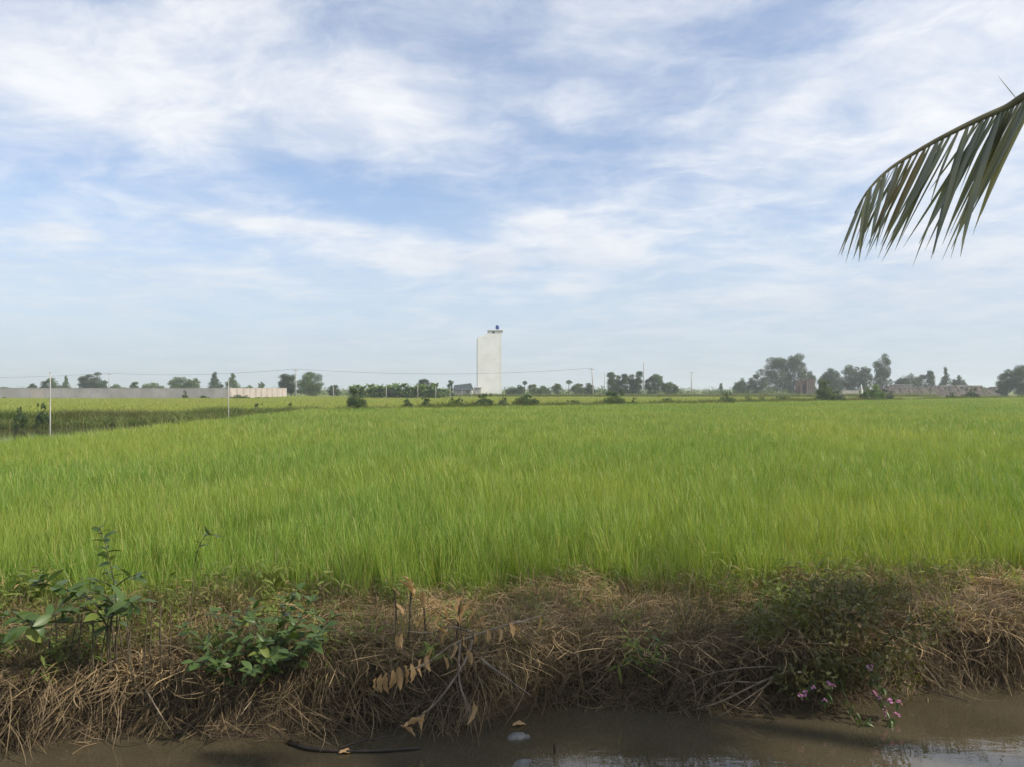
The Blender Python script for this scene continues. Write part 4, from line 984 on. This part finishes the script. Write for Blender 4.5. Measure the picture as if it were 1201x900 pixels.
stick('pale_stem', 'pale dry stem leaning into the water under the leafy shrub', [E(295, 822, 5.95), E(283, 838, 5.78), W0(270, 857)], .006)
stick('pale_stem', 'thin pale stem reaching the water right of the flowers', [E(1082, 780, 6.8), E(1098, 800, 6.6), W0(1104, 822)], .006)
stick('dark_twig', 'dark twig lying on the water right of the flowers', [W0(1082, 808, .02), W0(1110, 815, .02), W0(1136, 822, .01)], .006, 'wetstick')
stick('floating_branch', 'dark wet branch floating on the water at lower left', [W0(340, 869, .015), W0(366, 877, .02), W0(410, 880, .01), W0(455, 879, .015), W0(494, 876, .01)], .017, 'wetstick', [[W0(398, 877, .02), W0(425, 868, .05), W0(465, 861, .06)]], 'branch')
stick('stake', 'short dark stake standing in the water', [W0(650, 884, -.02), W0(650, 884, 0) + Vector((0, 0, .04)), W0(650, 884, 0) + Vector((0, 0, .085))], .009, 'wetstick', cat='stake')
for lb, u, v, sz, rz_ in (('grey white shell like lump floating below the bank', 606, 864, .058, .3), ('pale lump half in the water at the bottom edge', 611, 897, .060, 1.2)):
    root = tag(empty('floating_shell', W0(u, v), rz_), lb, 'shell')
    mb = MB(); V = [(0, 0, 0)]; mb.lathe([(sz*.75, -.02), (sz*.95, .0), (sz*.85, sz*.28), (sz*.5, sz*.48), (sz*.12, sz*.55)], 12); mb.v[0][:, 0] *= 1.35; mb.v[0] += rng.normal(0, .0025, mb.v[0].shape); mb.build('body', M['shell'], root, True)
    mb = MB(); mb.lathe([(sz*.4, -.015), (sz*.45, .0), (sz*.36, sz*.2), (sz*.1, sz*.3)], 10, (sz*1.25, -.02, 0)); mb.v[0] += rng.normal(0, .002, mb.v[0].shape); mb.build('knob', M['shell'], root, True)
for lb, u, v, ww in (('small curled brown leaf floating beside the wet branch', 398, 882, .5), ('pale leaf caught at the water line below the bank', 601, 850, 1.2)):
    root = tag(empty('fallen_leaf', W0(u, v, .012)), lb, 'leaf'); put_leaf(root, dry[0], root.location, Vector((1, .3, .12*ww)), .12, .3, name='blade')

# ------------------------------------------------------------------ coconut palm reaching in from the right
lf = []
for k in range(5):
    mb = MB(); n = 8; dr = (.04, .09, .13, .06, .10)[k]; sw = (.0, .03, -.03, .05, -.015)[k]; pts = [(sw*(i/n)**2, i/n, -dr*(i/n)**2) for i in range(n+1)]; ws = [.008, .017, .021, .021, .020, .017, .013, .007, .001]
    V, Fc = [], []
    for (x, y, z), w in zip(pts, ws): V += [(x - w, y, z - w*.55), (x, y, z), (x + w, y, z - w*.55)]
    for i in range(n): a = i*3; Fc += [(a, a+1, a+4, a+3), (a+1, a+2, a+5, a+4)]
    mb.add(V, Fc, rng.uniform(.1, .9)); lf.append((mb.mesh('leaflet', M['palm'], True), None))
lf_dry = lf[1][0].copy(); lf_dry.materials.clear(); lf_dry.materials.append(M['palm_dry'])
crown_c = Vector((5.0, 3.25, 4.75))
palm = tag(empty('coconut_palm', (5.35, 2.75, ground_z(5.35, 2.75))), 'drooping grey green coconut frond hanging in from the right edge', 'palm')
mb = MB(); zb = palm.location.z; mb.tube([(0, 0, -.1), (-.05, .12, 1.3), (-.18, .3, 2.6), tuple(crown_c - palm.location)], [.21, .15, .13, .12], 12); mb.build('trunk', M['bark'], palm, True)
RP = [crown_c] + [P(u, v, Y) for u, v, Y in ((1290, 78, 3.75), (1232, 96, 3.9), (1201, 113, 3.95), (1182, 125, 4.0), (1154, 137, 4.02), (1113, 157, 4.05), (1080, 175, 4.08), (1044, 198, 4.1), (1019, 223, 4.1), (1003, 250, 4.1))]
q = smooth_line(RP, 44); frond = empty('frond', (0, 0, 0)); bpy.data.objects.remove(frond)
mb = MB(); mb.tube([p_ - palm.location for p_ in q], [.030*(1 - .92*(i/44)**.8) + .0015 for i in range(45)], 7); frond = mb.build('frond', M['rachis'], palm, True)
fb = palm.location
for i in range(10, 45):
    p_ = q[i]; tg = (q[min(i+1, 44)] - q[max(i-1, 0)]).normalized(); f = i/44
    for side in (-1, 1):
        if side == 1 and f > .9 and i % 2: continue
        l = lerp(.78, .26, max(0, (f - .45)/.55)**1.25)*rng.uniform(.86, 1.1); fall = rng.uniform(.9, 1.35)
        if f > .93: d = tg*1.1 + Vector((0, side*.12, -.25))
        else: d = tg*rng.uniform(.60, .88) + Vector((rng.normal(0, .05), side*rng.uniform(.10, .30), -fall*.85))
        me = lf[rng.integers(5)][0]
        if .66 < f < .76 and side == -1: me = lf_dry
        if rng.uniform() < .27: continue
        if rng.uniform() < .10: l *= .6
        put_leaf(frond, me, p_ + Vector((0, side*.006, 0)), d, l, rng.normal(side*.30, .22), rng.uniform(.95, 1.45), 'leaflet', fb)
o = put_leaf(frond, lf[0][0], P(1195, 117, 3.97), P(1176, 94, 3.97) - P(1195, 117, 3.97), .17, 1.3, .6, 'leaflet', fb)
# the rest of the crown, outside the picture, throws its shade on the bank
def frond_mesh(Lf, arch):
    mb, lv = MB(), MB(); pts = []; p_ = np.zeros(3); ang = rng.uniform(.35, .9)
    for i in range(25):
        th = ang + arch*(i/24)**1.5; pts.append(p_.copy()); p_ = p_ + Lf/24*np.array([math.sin(th), 0, math.cos(th)])
    mb.tube(pts, [.03*(1 - .9*i/24) + .002 for i in range(25)], 6)
    for i in range(4, 25):
        tg = pts[min(i+1, 24)] - pts[i-1]; tg /= np.linalg.norm(tg)
        for rep in (0, .5):
            for sd in (-1, 1):
                l = .75*math.sin(math.pi*min(1, .25 + .72*i/24))*rng.uniform(.85, 1.1); d = tg*.5 + np.array([0, sd*.75, -rng.uniform(.4, .9)]); d /= np.linalg.norm(d); b0 = pts[i] + (tg*Lf/24*rep)
                strip(lv, [b0, b0 + d*l*.35, b0 + d*l*.7 - [0, 0, .03], b0 + d*l - [0, 0, .1]], [.012, .028, .022, .0], np.cross(d, [0, 0, 1.]) + 1e-4, rng.uniform())
    return mb, lv
FR = [frond_mesh(3.3, a) for a in (1.0, 1.3, 1.6)]
FR = [(a.mesh('frond', M['rachis'], True), b_.mesh('leaflets', M['palm'])) for a, b_ in FR]
def crown(pl, c, az_list):
    for i, a in enumerate(az_list):
        r_, l_ = FR[i % 3]; o = link('frond', r_, pl); o.location = c - pl.location; o.rotation_euler = (0, 0, math.radians(a)); x = link('leaflets', l_, o); x['kind'] = 'stuff'
shade_palm = tag(empty('coconut_palm', (9.3, 3.1, ground_z(9.3, 3.1))), 'unseen coconut palm added beyond the right edge to shade bank and water', 'palm')  # added out of view, only to throw shade on the bank and water
c2_ = Vector((9.1, 3.6, 6.6)); mb = MB(); mb.tube([(0, 0, -.1), (.1, .1, 2.0), (.05, .3, 4.0), tuple(c2_ - shade_palm.location)], [.22, .16, .14, .12], 12); mb.build('trunk', M['bark'], shade_palm, True)
crown(shade_palm, c2_, (0, 32, 75, 110, 150, 190, 228, 262, 300, 335))
crown(palm, crown_c, (-70, -45, -20, 5, 30, 55, 85, 215, 235, 255, 275, 300))

# hazy air over the fields
mb = MB(); mb.box(-4250, 4250, -70, 4650, -1.75, 30.0)
hm, t, out = new_mat('haze'); pv = t.node('ShaderNodeVolumePrincipled')
pv.inputs['Color'].default_value = (.86, .92, 1, 1); pv.inputs['Density'].default_value = .0006; pv.inputs['Anisotropy'].default_value = .2
t.l.new(pv.outputs[0], out.inputs['Volume'])
HAZE = tag(mb.build('haze', hm), kind='stuff')
